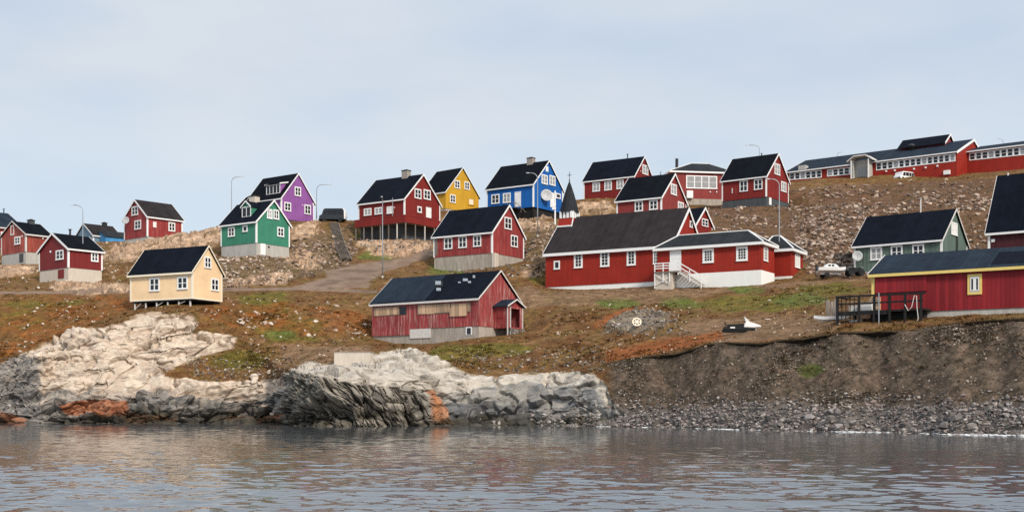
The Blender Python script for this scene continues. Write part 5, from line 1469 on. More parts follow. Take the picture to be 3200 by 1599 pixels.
mb = h.mb(); mb.box(xm - .9, xm - .05, -.96, -.905, zb_, zb_ + 2.2); mb.box(xm + .05, xm + .9, -.96, -.905, zb_, zb_ + 2.2); mb.build('door', 'curtain', en)
for x_ in (x0 - .15, x1 + .02):
    mb = h.mb(); mb.box(x_, x_ + .16, -2.4, -2.2, zb_ - .9, zt_ - .1); mb.build('porch_post', 'white', en)
mb = h.mb(); mb.beam((x0 - 2.0, -2.2, zb_ - .7), (x0 + .6, -2.2, zb_ + .2), .08, .1); mb.build('ramp_rail', 'white', en)
h, r = shell('longwing', 'long_building', 'red wing with a continuous white window row at the upper right picture edge', 'red_church', 'roof_slate', found='concrete_dark', cat='building', corner=None, barge=.5, ov=.5)
band(h, r, 3029, 3206, 9, 479, 457, 502, 484)

# ------------------------------------------------------------------ street lamps, poles
def lamp(base, top_z, ax, ay, label, r0=.07, group='street lamps of the village'):
    t = empty('street_lamp', base, 0, label, 'street lamp', group)
    H_ = top_z - base[2]; L_ = math.hypot(ax, ay); dx, dy = ax / L_, ay / L_
    rr = min(.9, L_ * .55)
    path = [(0, 0, -.4), (0, 0, H_ * .4), (0, 0, H_ - rr)]
    for k in range(1, 7):
        a = k / 6 * math.pi / 2; path.append((dx * rr * (1 - math.cos(a)), dy * rr * (1 - math.cos(a)), H_ - rr + rr * math.sin(a)))
    path.append((dx * L_ * .8, dy * L_ * .8, H_ + .03))
    mb = MB(); mb.tube(path, [r0 * 1.25, r0 * 1.1] + [r0 * .8] * (len(path) - 2)); mb.build('pole', 'steel', t, smooth=True)
    mb = MB(); a = Vector((dx, dy, 0)); c = a * L_ * .78 + Vector((0, 0, H_ + .03)); e_ = a * L_ * 1.05 + Vector((0, 0, H_ + .02)); 
    mb.beam(c, (c + e_) / 2, .16, .12); mb.beam((c + e_) / 2, e_, .22, .1); mb.build('lamp_head', 'lamp', t)
    mb = MB(); mb.lathe([(r0 * 2.2, -.1), (r0 * 2.2, .12), (r0 * 1.3, .3)], (0, 0, 0), 12); mb.build('base', 'concrete', t)
    return t
def lamp_px(base, ytop, dxpx, label, D=None, ay=0.0):
    b_ = ground_at(*base) if D is None else ground_D(base[0], D)
    lamp(b_, CH + b_.y * (H0 - ytop) / F, dxpx * b_.y / F if dxpx else .02, ay, label)
lamp_px((258, 876), 641, -36, 'grey street lamp standing before the small dark red house, arm to the left')
lamp_px((723.5, 660), 553, 36, 'grey street lamp left of the purple house against the sky', D=227)
lamp_px((988, 690), 577, 44, 'grey street lamp between the purple house and the parked van')
lamp_px((1195, 869), 620, 0, 'tall street lamp on the gravel bend in front of the red balcony house', ay=-1.2)
lamp_px((1681, 742), 541, -34, 'tall street lamp in front of the bright blue house, arm to the left')
lamp_px((2374, 600), 454, -42, 'thin street lamp behind the red house on the rubble slope', D=236)
lamp_px((2434, 868), 560, -38, 'very tall street lamp standing between church hall and its small end wing')
lamp_px((2617, 540), 476, 14, 'small street lamp peeping over the long building roof at its left part', D=285)
lamp_px((3136, 531), 434, -19, 'street lamp in front of the red wing at the upper right')
b_ = ground_at(1735, 704); H_ = CH + b_.y * (H0 - 596) / F - b_.z
t = empty('utility_pole', b_, 0, 'white utility pole in front of the blue house beside the church steeple', 'pole')
mb = MB(); mb.tube([(0, 0, -.4), (0, 0, H_)], [.14, .11], 10); mb.build('pole', 'white', t)
for z_ in (H_ * .45, H_ * .55):
    mb = MB(); mb.box(-.5, .12, -.2, .1, z_ - .12, z_ + .14); mb.build('junction_box', 'white', t)

# drying rack of grey pipe left of the green house
b_ = ground_at(636, 716); t = empty('drying_rack', b_, 0, 'grey pipe frame on the rocks left of the green house', 'rack')
sc = b_.y / F
mb = MB(); mb.tube([(0, 0, -.4), (0, 0, 46 * sc)], .06); mb.build('post', 'steel', t)
mb = MB(); mb.tube([(32 * sc, 0, -.2), (32 * sc, 0, 44 * sc)], .06); mb.build('post', 'steel', t)
mb = MB(); mb.tube([(66 * sc, 0, -.2), (66 * sc, 0, 44 * sc)], .06); mb.build('post', 'steel', t)
mb = MB(); mb.tube([(-.05, 0, 46 * sc), (33 * sc, 0, 45 * sc)], .06); mb.tube([(33 * sc, 0, 44 * sc), (70 * sc, 0, 43 * sc)], .05); mb.build('top_rail', 'steel', t)
mb = MB()
for x_ in (40, 48, 56): mb.tube([(x_ * sc, .1, 5 * sc), (x_ * sc, .1, 43 * sc)], .03, 6)
mb.tube([(33 * sc, 0, 28 * sc), (50 * sc, 0, 2 * sc)], .05, 6); mb.tube([(33 * sc, 0, 14 * sc), (68 * sc, 0, 14 * sc)], .03, 6); mb.build('lattice', 'steel', t)

# ------------------------------------------------------------------ vehicles
def wheel(root, x, y, r, w=.22):
    mb = MB(); mb.lathe([(r * .55, -w / 2), (r, -w / 2), (r, w / 2), (r * .55, w / 2)], (x, y, r), 18, 'y'); o = mb.build('wheel', 'rubber', root)
    mb = MB(); mb.lathe([(r * .5, -w / 2 + .02), (r * .54, -w / 2 - .01), (r * .54, w / 2 + .01), (r * .5, w / 2 - .02)], (x, y, r), 14, 'y'); mb.build('rim', 'steel', o)
def van(base, rz, Ln, Hn, body, label, dark=True):
    t = empty('parked_van', base, rz, label, 'van')
    p = [(-.5, .18), (.49, .18), (.5, .45), (.485, .8), (.44, .97), (.36, 1.0), (-.26, 1.0), (-.33, .95), (-.40, .55), (-.5, .45)]
    pts = [(x * Ln, z * Hn) for x, z in p]
    mb = MB(); mb.prism(pts, 'y', -.95, .95); mb.build('body', body, t, bevel=.06)
    q = [(-.33, .52), (.46, .52), (.455, .78), (.42, .9), (-.27, .9)]
    for yy in (-.96, .952):
        mb = MB(); mb.prism([(x * Ln, z * Hn) for x, z in q], 'y', yy, yy + .012); mb.build('side_window', 'glass', t)
    for x_ in (-.12, .12, .3):
        mb = MB(); mb.box(x_ * Ln - .04, x_ * Ln + .04, -.975, -.962, .5 * Hn, .92 * Hn); mb.build('window_pillar', 'black_plastic' if dark else body, t)
    for x_ in (-.3, .3):
        for yy in (-.85, .85): wheel(t, x_ * Ln, yy, .34)
    mb = MB(); mb.box(-.52 * Ln, -.49 * Ln, -.9, .9, .3, .55); mb.build('bumper', 'dark_metal', t)
    for yy in (-.75, .75):
        mb = MB(); mb.box(-.512 * Ln, -.49 * Ln, yy - .14, yy + .14, .6, .8); mb.build('headlight', 'white', t)
    return t
van_mat = plain('dark van paint', (.02, .024, .028), .25, var=.3, spec=.5)
M['van'] = van_mat
b_ = ground_at(1037, 694)
v = van(b_ + Vector((0, 1.0, 0)), 0, 4.4, 2.25, 'van', 'dark van with big black windows parked on the skyline by the purple house')
mb = MB(); mb.prism([(2.2 + .0, .5), (2.26, 1.0), (2.2, 1.75), (2.0, 2.2), (1.75, 2.26), (1.75, 2.2), (1.95, 1.9), (2.0, .5)], 'y', -.99, .99); mb.build('tail_panel', 'white', v)
b_ = ground_at(2830, 556)
van(b_ + Vector((0, 1.0, -.6)), .5, 3.6, 1.75, 'white', 'white van parked in front of the long building on the hilltop', dark=False)

# snowmobile on the brown ground below the church
b_ = ground_at(2322, 1040); t = empty('snowmobile', b_, math.radians(-4), 'black and white snowmobile parked on the bare ground above the bank', 'snowmobile')
mb = MB(); mb.prism([(-1.75, .30), (-1.7, .50), (-.2, .62), (.6, .62), (1.2, .42), (1.0, .22), (.2, .18), (-1.5, .20)], 'y', -.28, .28); mb.build('tunnel', 'black_plastic', t, bevel=.03)
mb = MB(); mb.prism([(-1.35, .52), (-1.4, .72), (-.8, .74), (-.1, .80), (.15, .72), (.2, .6)], 'y', -.2, .2); mb.build('seat', 'rubber', t, bevel=.04)
mb = MB(); mb.prism([(.0, .44), (.12, .86), (.55, .92), (1.1, .74), (1.55, .56), (1.5, .46), (.8, .4)], 'y', -.42, .42); mb.build('cowl', 'white', t, bevel=.07)
mb = MB(); mb.hull8([(.2, -.26, .86), (.6, -.26, .88), (.6, .26, .88), (.2, .26, .86)], [(.04, -.2, 1.40), (.10, -.2, 1.40), (.10, .2, 1.40), (.04, .2, 1.40)]); mb.build('windscreen', 'offwhite', t, bevel=.02)
mb = MB(); mb.prism([(-1.7, .02), (-1.9, .18), (-1.75, .34), (.2, .3), (.35, .12), (.2, .0)], 'y', -.2, .2); mb.build('track', 'rubber', t, bevel=.04)
for yy in (-.5, .5):
    mb = MB(); mb.prism([(.5, .0), (1.6, .0), (1.85, .18), (1.8, .22), (1.55, .06), (.5, .05)], 'y', yy - .07, yy + .07); sk_ = mb.build('ski', 'dark_metal', t)
    mb = MB(); mb.beam((1.1, yy, .05), (1.0, yy * .6, .45), .06); mb.build('ski_leg', 'steel', sk_)
mb = MB(); mb.tube([(.0, -.42, 1.0), (.1, 0, .95), (.0, .42, 1.0)], .025, 6); mb.tube([(.3, 0, .8), (.1, 0, .95)], .03, 6); mb.build('handlebar', 'black_plastic', t)
mb = MB(); mb.tube([(-1.45, -.22, .6), (-1.62, -.22, .95), (-1.62, .22, .95), (-1.45, .22, .6)], .03, 6); mb.build('rear_rack', 'dark_metal', t)
mb = MB(); mb.box(-1.15, -.75, -.291, -.285, .38, .5); mb.build('side_decal', 'white', t)

# motorboat on a trailer and quad bike left of the green house
def hull(L, B, Hh, n_=12, bow=1):
    vs = []; fs = []
    for i in range(n_ + 1):
        q = i / n_; w_ = B / 2 * (1 - max(0, (q - .45) / .55) ** 2.2) * (.9 + .1 * min(1, q * 4)); k = Hh * .28 * max(0, q - .55) ** 2 * 4
        zk = .0 + .55 * Hh * max(0, (q - .7) / .3) ** 2
        x = (q - .5) * L
        vs += [(x, -max(w_, .02), Hh * .8 + k), (x, -max(w_ * .86, .015), Hh * .35 + zk * .5), (x, 0, zk), (x, max(w_ * .86, .015), Hh * .35 + zk * .5), (x, max(w_, .02), Hh * .8 + k)]
    for i in range(n_):
        for j in range(4): fs.append((i * 5 + j, i * 5 + j + 1, (i + 1) * 5 + j + 1, (i + 1) * 5 + j))
        fs.append((i * 5 + 4, i * 5, (i + 1) * 5, (i + 1) * 5 + 4))
    fs.append((0, 1, 2, 3, 4)); fs.append(tuple(n_ * 5 + j for j in (4, 3, 2, 1, 0)))
    return vs, fs
b_ = ground_at(2598, 868); t = empty('motorboat', b_ + Vector((0, 0, .55)), math.radians(8), 'small white motorboat with cuddy on a trailer near the green house', 'boat')
mb = MB(); mb.add(*hull(3.4, 1.4, .75)); mb.build('hull', 'white', t, smooth=False)
mb = MB(); mb.prism([(-.75, .58), (-.95, .62), (-.6, 1.02), (.35, 1.0), (.8, .66)], 'y', -.45, .45); mb.build('cuddy', 'white', t, bevel=.05)
for x_ in (-.42, .0):
    mb = MB(); mb.box(x_ - .16, x_ + .16, -.462, -.448, .72, .92); mb.build('window', 'glass', t)
mb = MB(); mb.box(-1.9, -1.68, -.15, .15, .2, .95); mb.build('outboard_motor', 'dark_metal', t, bevel=.04)
tr = empty('boat_trailer', b_, math.radians(8), 'steel trailer under the white motorboat', 'trailer')
mb = MB(); mb.beam((-1.5, -.45, .42), (1.6, -.1, .46), .08); mb.beam((-1.5, .45, .42), (1.6, .1, .46), .08); mb.beam((-1.0, -.6, .40), (-1.0, .6, .40), .07); mb.beam((.5, -.3, .42), (.5, .3, .42), .07); mb.build('frame', 'steel', tr)
for yy in (-.7, .7): wheel(tr, -.8, yy, .28, .16)
b_ = ground_at(2672, 866); t = empty('quad_bike', b_, math.radians(190), 'black quad bike beside the white motorboat below the satellite dish', 'quad bike')
for x_ in (-.62, .62):
    for yy in (-.45, .45): wheel(t, x_, yy, .36, .28)
mb = MB(); mb.prism([(-.85, .5), (-.8, .8), (-.25, .82), (.05, .95), (.45, .98), (.85, .8), (.9, .55), (.3, .38), (-.4, .38)], 'y', -.3, .3); mb.build('body', 'black_plastic', t, bevel=.05)
mb = MB(); mb.prism([(-.7, .8), (-.65, .95), (-.1, .92), (.05, .84)], 'y', -.18, .18); mb.build('seat', 'rubber', t, bevel=.03)
mb = MB(); mb.tube([(.25, -.42, 1.2), (.32, 0, 1.12), (.25, .42, 1.2)], .03, 6); mb.tube([(.45, 0, .9), (.32, 0, 1.12)], .035, 6); mb.build('handlebar', 'dark_metal', t)
for x_, w_ in ((-.72, .4), (.72, .4)):
    mb = MB(); mb.box(x_ - w_ / 2, x_ + w_ / 2, -.4, .4, .93, .97); mb.build('cargo_rack', 'steel', t)
for yy in (-.45, .45):
    mb = MB(); mb.prism([(.25, .62), (.35, .8), (.85, .8), (1.0, .6), (.95, .6), (.8, .75), (.4, .75), (.3, .6)], 'y', yy - .16, yy + .16); mb.build('fender', 'black_plastic', t)

# ------------------------------------------------------------------ dark deck by the boathouse
pa, pb = ground_at(2618, 1016), ground_at(2885, 1003)
d_ = Vector((pb.x - pa.x, pb.y - pa.y, 0)); Ld = d_.length; rzd = math.atan2(d_.y, d_.x)
zt_ = CH + pa.y * (H0 - 927) / F - pa.z
t = empty('wooden_deck', pa, rzd, 'black tarred wooden deck with open railing at the left end of the boathouse', 'deck')
zf = zt_ * .47
mb = MB(); mb.box(-.1, Ld + .2, .0, 2.3, zf - .14, zf); mb.build('floor', 'dark_wood', t)
mb = MB(); mb.box(-.12, Ld + .2, -.07, .07, zt_ - .09, zt_ + .05); mb.box(-.1, Ld, -.03, .03, zt_ * .70, zt_ * .70 + .13); mb.box(-.1, Ld * .6, -.03, .03, zf - .32, zf - .16); mb.box(-.07, .07, .09, 2.3, zt_ - .08, zt_ + .04); mb.build('rail', 'dark_wood', t)
for k, q in enumerate((0, .26, .44, .62, .80, .98)):
    mb = MB(); mb.box(q * Ld - .08, q * Ld + .08, -.09, .09, -.5, zt_ - .095); mb.build('post', 'dark_wood' if k else 'black_plastic', t)
for k in range(5):
    q = .05 + k * .05
    mb = MB(); mb.box(q * Ld - .03, q * Ld + .03, .035, .08, .02, zt_ - .095); mb.build('slat', 'dark_wood', t)
for q in (.1, .5, .9):
    mb = MB(); mb.box(q * Ld - .1, q * Ld + .1, 2.0, 2.2, -.5, zf - .145); mb.build('rear_post', 'dark_wood', t)
mb = MB(); mb.box(Ld * .35, Ld * .98, .9, 2.25, .1, zf - .15); mb.build('under_deck_dark', 'dark_wood', t)  # dark box stands in for the shade under the deck floor
q = .505
mb = MB(); mb.tube([(q * Ld, -.2, -.4), (q * Ld, -.2, zt_ + .12)], .045, 8); tag(mb.build('standing_pipe', 'steel'), 'thin grey pipe standing upright against the front of the black deck', 'pipe'); o = bpy.data.objects['standing_pipe']; o.location = pa; o.rotation_euler = (0, 0, rzd)
# coil of pale rope hanging on the deck rail
mb = MB(); mb.tube([(Ld * .80, -.11, zt_ * .62), (Ld * .84, -.12, zt_ * .40), (Ld * .88, -.12, zt_ * .52), (Ld * .91, -.12, zt_ * .92), (Ld * .935, -.12, zt_ * .90), (Ld * .94, -.12, zt_ * .5), (Ld * .955, -.12, .25), (Ld * .93, -.15, -.1)], .03, 6)
o = tag(mb.build('rope', 'offwhite'), 'pale rope hanging over the right end of the black deck rail', 'rope'); o.location = pa; o.rotation_euler = (0, 0, rzd)
# crates and pale things stored on the deck
def crate(x, y, z, sx, sy, sz, mat, label, name='crate', rz=0.0):
    e_ = Matrix.Rotation(rzd, 4, 'Z') @ Vector((x, y, z)) + pa
    t_ = empty(name, e_, rzd + rz, label, name.replace('_', ' '))
    mb = MB(); mb.box(-sx / 2, sx / 2, -sy / 2, sy / 2, 0, sz); mb.build('box', mat, t_, bevel=.015)
    mb = MB()
    for q in (.15, .5, .85): mb.box(-sx / 2 - .012, sx / 2 + .012, -sy / 2 - .012, -sy / 2 - .002, sz * q - .04, sz * q + .04)
    mb.build('batten', 'grey_wood' if mat == 'pale_wood' else 'offwhite', t_)
    mb = MB(); mb.box(-sx / 2 - .02, sx / 2 + .02, -sy / 2 - .02, sy / 2 + .02, sz + .002, sz + .05); mb.build('lid', mat, t_)
crate(Ld * .31, .9, zf, .85, .6, .62, 'white', 'white crate standing on the floor of the black deck')
crate(Ld * .38, 1.6, zf, .8, .6, 1.0, 'pale_wood', 'tall pale wooden crate at the back of the black deck')
crate(Ld * .14, 1.3, zf, .7, .5, .45, 'offwhite', 'grey white crate behind the deck slats')
crate(Ld * .19, .7, .0, .9, .5, .34, 'concrete_pale', 'pale low crate on the ground under the deck floor')
b_ = ground_at(2612, 1004); t = empty('dinghy', b_ + Vector((-.1, .9, -.02)), math.radians(172), 'small upturned-bow white dinghy lying left of the black deck', 'boat')
mb = MB(); mb.add(*hull(2.6, .9, .5)); mb.build('hull', 'white', t)
mb = MB(); mb.box(-.2, .05, -.38, .38, .402, .44); mb.box(-.9, -.7, -.38, .38, .402, .44); mb.build('thwart', 'pale_wood', t)
b_ = ground_at(2600, 996); t = empty('board_stack', b_ + Vector((0, .2, 0)), .1, 'upright grey boards leaning at the left end of the black deck', 'boards')
for k, (x_, w_, hh_) in enumerate(((-.2, .3, 1.45), (.15, .25, 1.32), (.42, .22, 1.5))):
    mb = MB(); mb.hull8([(x_ - w_ / 2, -.05, -.2), (x_ + w_ / 2, -.05, -.2), (x_ + w_ / 2, 0, -.2), (x_ - w_ / 2, 0, -.2)], [(x_ - w_ / 2, .2, hh_), (x_ + w_ / 2, .2, hh_), (x_ + w_ / 2, .25, hh_), (x_ - w_ / 2, .25, hh_)]); mb.build('board', 'grey_wood', t)

# ------------------------------------------------------------------ concrete block, wheel rim, wooden stairway
b_ = ground_at(1095, 1138); sc = b_.y / F
t = empty('concrete_block', b_, math.radians(-6), 'pale concrete block on the flat rock left below the boarded house', 'concrete block')
mb = MB(); mb.box(-1.65, 1.95, 0, 1.6, -.6, 1.12); mb.build('block', 'concrete_pale', t, bevel=.04)
mb = MB(); mb.box(-1.72, 2.0, -.06, 1.66, 1.124, 1.19); mb.build('cap_slab', 'concrete_stain', t)
b_ = ground_at(1992, 1030); t = empty('wheel_rim', b_ + Vector((0, -.12, .40)), 0, 'pale spoked wheel rim leaning on the grey rock mound', 'wheel rim')
t.rotation_euler = (math.radians(-20), 0, 0)
mb = MB(); mb.lathe([(.34, -.07), (.44, -.07), (.44, .07), (.34, .07), (.34, -.07)], (0, 0, 0), 20, 'y', closed=False); mb.build('ring', 'cream_trim', t)
mb = MB(); mb.lathe([(.02, -.06), (.12, -.06), (.12, .05), (.02, .05)], (0, 0, 0), 12, 'y')
for k in range(6):
    a = k * math.pi / 3; mb.beam((.1 * math.cos(a), 0, .1 * math.sin(a)), (.35 * math.cos(a), 0, .35 * math.sin(a)), .09, .05, up=(0, 1, 0))
mb.build('spoke', 'cream_trim', t)
pts = [ground_at(1043, 702), ground_at(1052, 735), ground_at(1064, 775), ground_at(1084, 818)]
t = empty('wooden_stairway', pts[-1], 0, 'long grey wooden stairway climbing the rocks to the van on the skyline', 'stairway')
rel = [p - pts[-1] for p in pts]
def along(q):
    ys = q * 3; i = min(2, int(ys)); f = ys - i; return rel[i].lerp(rel[i + 1], f)
NS = 34
for k in range(NS):
    p = along((k + .5) / NS); mb = MB(); mb.box(p.x - .72, p.x + .72, p.y - .36, p.y + .36, p.z + .30, p.z + .37); mb.build('tread', 'grey_wood', t)
for sg in (-.75, .75):
    mb = MB()
    for k in range(12):
        a, b2 = along(k / 12), along((k + 1) / 12); mb.beam(a + Vector((sg, 0, .22)), b2 + Vector((sg, 0, .22)), .08, .26)
    mb.build('stringer', 'grey_wood', t)

# ------------------------------------------------------------------ stones
def rock_shape(seed, n_=14, flat=.7):
    rr = random.Random(seed); bm = bmesh.new()
    for _ in range(n_):
        v = Vector((rr.gauss(0, 1), rr.gauss(0, 1), rr.gauss(0, 1))).normalized() * rr.uniform(.75, 1.0)
        bm.verts.new((v.x, v.y * .8, v.z * flat))
    g = bmesh.ops.convex_hull(bm, input=bm.verts)
    bmesh.ops.delete(bm, geom=[x for x in g['geom_interior'] if isinstance(x, bmesh.types.BMVert)], context='VERTS')
    bmesh.ops.triangulate(bm, faces=bm.faces)
    bm.verts.index_update()
    v = np.array([list(x.co) for x in bm.verts]); f = np.array([[x.index for x in fa.verts] for fa in bm.faces]); bm.free()
    return v, f
SHAPES = [rock_shape(100 + i, 15, .5 + .35 * (i % 3) / 2) for i in range(10)]
TONES = {'pale': [(.52, .42, .33), (.45, .34, .27), (.58, .49, .40), (.36, .29, .24)], 'pink': [(.30, .205, .155), (.235, .165, .128), (.38, .28, .215), (.16, .115, .09), (.095, .072, .058), (.42, .33, .26)],
         'grey': [(.21, .185, .17), (.15, .135, .125), (.29, .255, .235), (.09, .083, .078), (.26, .205, .185), (.19, .15, .132), (.37, .33, .30)], 'dark': [(.11, .088, .072), (.16, .125, .10), (.21, .165, .13), (.27, .22, .175), (.38, .32, .26)]}
vis = (px > -120) & (px < 3320) & (TP[..., 1].ravel() < 262)
VX = Pn
def inside_house(p):
    for h in HS.values():
        q = Vector((p[0], p[1], 0)) - h.P0
        a, b2 = q.dot(h.e1), q.dot(h.e2)
        if -.5 < a < h.L + .5 and -.6 < b2 < h.W + .5: return True
    return False
def pick(m_, n_):
    w = (m_ * vis).astype(float); sm = w.sum()
    if sm == 0: return np.zeros((0,), int)
    idx = rng.choice(len(w), size=int(n_ * 1.35), p=w / sm)
    return np.array([i for i in idx if not inside_house(VX[i])][:n_], int)
def stones(name, label, cat, m_, n_, smin, smax, tone, power=2.2, sink=.3):
    idx = pick(m_, n_); k = rng.integers(0, len(SHAPES), len(idx))
    sz = smin + (smax - smin) * rng.random(len(idx)) ** power
    V = []; Fc = []; Cc = []; off = 0; tn_ = TONES[tone]
    for i, q, s_ in zip(idx, k, sz):
        v, f = SHAPES[q]
        a = rng.random() * 6.283; c_, s2 = math.cos(a), math.sin(a); b2 = rng.normal() * .35
        sx, sy, szz = s_ * rng.uniform(.75, 1.35), s_ * rng.uniform(.7, 1.1), s_ * rng.uniform(.6, 1.0)
        w = v * (sx, sy, szz)
        w = np.stack([w[:, 0] * math.cos(b2) - w[:, 2] * math.sin(b2), w[:, 1], w[:, 0] * math.sin(b2) + w[:, 2] * math.cos(b2)], 1)
        w = np.stack([w[:, 0] * c_ - w[:, 1] * s2, w[:, 0] * s2 + w[:, 1] * c_, w[:, 2]], 1) * .5
        V.append(w + VX[i] + (0, 0, szz * (.5 - sink) * .6)); Fc.append(f + off); off += len(v)
        cc = np.array(tn_[rng.integers(len(tn_))]) * rng.uniform(.75, 1.25); Cc.append(np.tile(np.clip(cc, 0, .7), (len(v), 1)))
    return tag(np_mesh(name, np.concatenate(V), np.concatenate(Fc), 'stone', np.concatenate(Cc), smooth=False), label, cat, kind='stuff')
def pm_(*poly): return inpoly(px, py, list(poly)).astype(float)
clump = sstep(-.15, .35, fbm(QX * .16, QY * .16, QZ * .16, 3, 900))
clump2 = sstep(-.05, .35, fbm(QX * .3, QY * .3, QZ * .3, 3, 910))
notroad = (1 - R['road']) * (1 - rockm)
stones('scree', 'broken pinkish rubble covering the right hillside', 'scree', (R['scree'] * (.10 + clump) + pm_((2460, 640), (2700, 640), (2680, 860), (2520, 860)) * .8) * notroad, 8000, .10, 1.15, 'pink', 3.2)
stones('rubble', 'loose rubble on the slopes between the houses', 'rubble', R['slope_mid'] * (.15 + clump) * notroad, 2600, .16, 1.0, 'pink', 2.4)
stones('rubble', 'loose stones on the upper left slopes', 'rubble', (pm_((-50, 780), (700, 720), (700, 905), (-50, 905)) * (.1 + clump) + pm_((560, 790), (930, 800), (900, 880), (560, 900)) * .8) * notroad * (1 - .6 * R['hillrock']), 1500, .14, .7, 'pale', 2.4)
stones('rubble', 'grey stones heaped under the balcony house', 'rubble', pm_((1120, 735), (1380, 740), (1345, 790), (1230, 800), (1120, 770)) + .6 * pm_((1380, 820), (1660, 830), (1690, 870), (1400, 868)), 700, .16, .7, 'grey', 2.0)
stones('cobbles', 'grey cobbles of the right hand beach', 'cobbles', (R['beach'] + .35 * R['bank'] * sstep(1215, 1255, py)) * (1 - rockm), 12000, .08, .46, 'grey', 2.2)
stones('bank_stones', 'small stones in the earth bank', 'stones', R['bank'] * (1 - R['beach']) * (.15 + clump2), 5200, .04, .28, 'dark', 2.6)
stones('tundra_stones', 'pale stones strewn over the tundra', 'stones', pm_((-50, 925), (1180, 925), (1180, 1090), (640, 1170), (560, 1100), (700, 1060), (400, 960), (-50, 1120)) * (.08 + clump2) * notroad, 800, .07, .42, 'pale', 3.0)
stones('tundra_stones', 'pale stones below the church', 'stones', pm_((1400, 1040), (1650, 930), (2700, 880), (2620, 1030), (1900, 1130), (1850, 1150), (1420, 1110)) * (.08 + clump2) * notroad, 700, .06, .32, 'pale', 3.0)
stones('rubble', 'dark rubble along the top of the pale shore rock', 'rubble', pm_((560, 1110), (780, 1130), (900, 1110), (930, 1150), (900, 1200), (620, 1190)) + .7 * pm_((1400, 1110), (1880, 1080), (1890, 1160), (1480, 1170)) * (1 - .7 * rockm) + .5 * pm_((1870, 1000), (2150, 970), (2150, 1050), (1870, 1050)), 1500, .10, .5, 'dark', 2.2)
stones('rubble', 'grey rubble at the left edge of the shore rock', 'rubble', pm_((-60, 1110), (90, 1120), (110, 1200), (60, 1300), (-60, 1300)) + pm_((1500, 1300), (1900, 1250), (1950, 1330), (1500, 1330)) * .4, 700, .12, .6, 'grey', 2.0)

stones('mound_rubble', 'grey rubble of the low rock mound below the church', 'rubble', R['mound'] + .5 * pm_((1890, 1040), (1910, 990), (2100, 975), (2150, 1020), (2040, 1060)), 420, .08, .6, 'grey', 2.0)
# single boulders
BM = []
for i in range(18):
    v, f = rock_shape(300 + i, 20, .55 + .1 * (i % 4))
    v = v * .5
    tone = ('pale', 'pink', 'grey')[i % 3]
    cc = np.array(TONES[tone][(i // 3) % 3])
    o = np_mesh('boulder_shape', v, f, 'stone', np.tile(cc, (len(v), 1)), smooth=False)
    BM.append(o.data); bpy.data.objects.remove(o)
def boulders(poly, n_, smin, smax, tone, label, group, m2=None):
    m_ = pm_(*poly) * (notroad if m2 is None else m2)
    ids = {'pale': [0, 3, 6, 9, 12, 15], 'pink': [1, 4, 7, 10, 13, 16], 'grey': [2, 5, 8, 11, 14, 17]}[tone]
    for i in pick(m_, n_):
        o = bpy.data.objects.new('boulder', BM[random.choice(ids)]); COL.objects.link(o)
        s_ = smin + (smax - smin) * random.random() ** 1.7
        o.scale = (s_ * random.uniform(.8, 1.35), s_ * random.uniform(.7, 1.1), s_ * random.uniform(.65, 1.0))
        o.rotation_euler = (random.gauss(0, .25), random.gauss(0, .25), random.uniform(0, 6.28))
        o.location = Vector(VX[i]) + Vector((0, 0, o.scale.z * .16))
        tag(o, label, 'boulder', group)
boulders([(690, 940), (1150, 930), (1150, 1060), (760, 1070), (660, 1010)], 44, .3, .85, 'pale', 'pale boulder on the rusty tundra between cream house and boarded house', 'pale boulders on the rusty tundra')
boulders([(0, 940), (400, 965), (300, 1010), (60, 1100), (0, 1110)], 26, .25, .7, 'pale', 'pale boulder on the rusty tundra at the left edge', 'boulders on the left tundra')
boulders([(760, 1160), (905, 1150), (910, 1320), (840, 1315), (780, 1230)], 16, .6, 1.5, 'pale', 'big pale block piled at the left foot of the dark cliff', 'blocks beside the dark cliff', m2=np.ones(len(px)))
boulders([(2480, 610), (3080, 580), (3080, 680), (2650, 780), (2480, 780)], 60, .5, 1.25, 'pink', 'pinkish boulder in the rubble of the right hillside', 'boulders of the right hillside')
boulders([(900, 780), (1090, 720), (1100, 820), (1000, 830), (900, 850)], 34, .5, 1.3, 'pink', 'pinkish boulder beside the long wooden stairway', 'boulders by the wooden stairway')
boulders([(1640, 745), (1740, 720), (1710, 860), (1645, 850)], 22, .4, 1.0, 'pink', 'pinkish boulder on the slope left of the church', 'boulders left of the church')
boulders([(1900, 1300), (3200, 1270), (3200, 1350), (1900, 1330)], 50, .5, 1.0, 'grey', 'larger grey stone among the beach cobbles', 'large beach stones', m2=R['beach'] * (1 - rockm))
boulders([(1700, 950), (2500, 920), (2560, 1000), (2250, 1030), (1900, 1060), (1720, 1060)], 22, .25, .6, 'pale', 'pale boulder on the tundra in front of the church', 'boulders in front of the church')
boulders([(560, 790), (900, 800), (880, 880), (560, 880)], 20, .4, .95, 'pink', 'pinkish boulder in the rubble below the green house', 'boulders below the green house')

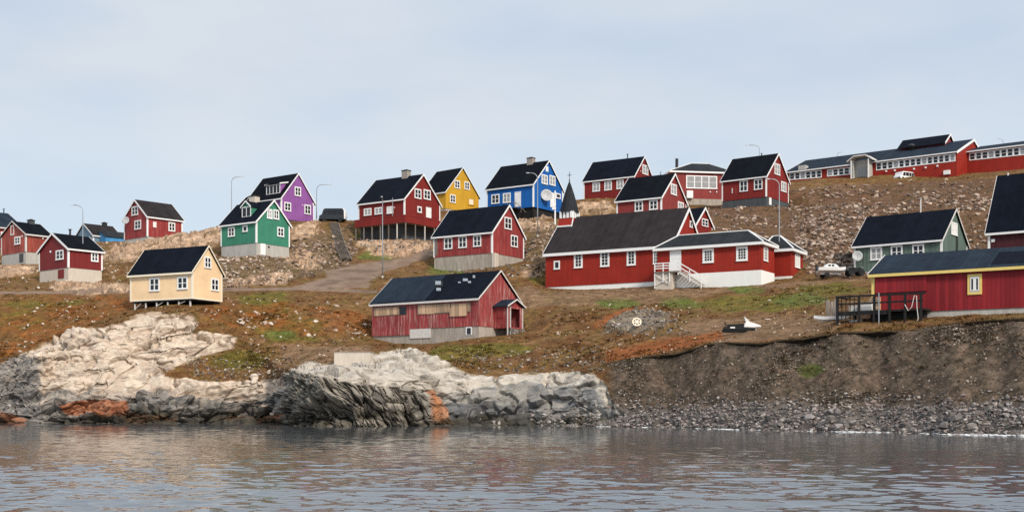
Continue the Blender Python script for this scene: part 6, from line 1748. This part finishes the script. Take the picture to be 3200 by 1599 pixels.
# ------------------------------------------------------------------ low tundra plants
def tuft_shape(seed):
    rr = random.Random(seed); v = []; f = []
    for k in range(11):
        a = rr.uniform(0, 6.283); r = rr.uniform(.05, .5); l = rr.uniform(.25, .6); w = rr.uniform(.05, .11); b = a + rr.gauss(0, .6)
        x, y = r * math.cos(a), r * math.sin(a); dx, dy = math.cos(b), math.sin(b); n_ = len(v)
        v += [(x - dy * w, y + dx * w, -.06), (x + dy * w, y - dx * w, -.06), (x + dx * l * .45 + dy * w * .5, y + dy * l * .45 - dx * w * .5, l * .75), (x + dx * l * .45 - dy * w * .5, y + dy * l * .45 + dx * w * .5, l * .75)]
        f += [(n_, n_ + 1, n_ + 2), (n_, n_ + 2, n_ + 3)]
    return np.array(v), np.array(f)
TUFTS = [tuft_shape(50 + i) for i in range(8)]
def tufts(name, label, m_, n_, smin, smax, cols):
    idx = pick(m_, n_); V = []; Fc = []; Cc = []; off = 0
    for i in idx:
        v, f = TUFTS[rng.integers(len(TUFTS))]; s_ = smin + (smax - smin) * rng.random() ** 2; a = rng.random() * 6.283
        w = v * (s_ * rng.uniform(.9, 1.8), s_ * rng.uniform(.9, 1.6), s_ * rng.uniform(.5, .95))
        w = np.stack([w[:, 0] * math.cos(a) - w[:, 1] * math.sin(a), w[:, 0] * math.sin(a) + w[:, 1] * math.cos(a), w[:, 2]], 1)
        V.append(w + VX[i]); Fc.append(f + off); off += len(v)
        g = col[i] * .6 + np.array(cols[rng.integers(len(cols))]) * .5
        Cc.append(np.tile(np.clip(g * rng.uniform(.65, 1.25), 0, .6), (len(v), 1)))
    return tag(np_mesh(name, np.concatenate(V), np.concatenate(Fc), 'plants', np.concatenate(Cc), smooth=False), label, 'plants', kind='stuff')
M['plants'] = attr_ground('tundra plants', bump=0.0, fine=6.0, var=0.2)
tund = (1 - R['scree'] * .8) * (1 - R['beach']) * (1 - R['bank'] * .75) * notroad * (1 - R['soil'] * .7) * (1 - .8 * np.clip(R['hillrock'] + R['mound'], 0, 1))
tufts('tundra_plants', 'low dwarf shrubs and grass tufts of the tundra', tund * (.12 + clump2) * (py < 1150) * (py > 860), 9000, .12, .5, [(.13, .075, .025), (.17, .065, .02), (.10, .06, .025), (.10, .085, .025)])
tufts('hill_plants', 'sparse tufts among the rocks of the upper slopes', (tund + .25 * R['scree']) * clump * (py <= 870), 3500, .15, .5, [(.10, .085, .03), (.075, .065, .025), (.13, .085, .035)])
tufts('bank_plants', 'withered tufts on the earth bank', R['bank'] * (1 - R['beach']) * (.15 + clump2) * (py < 1262), 2200, .10, .35, [(.09, .065, .035), (.06, .05, .025), (.14, .10, .06)])
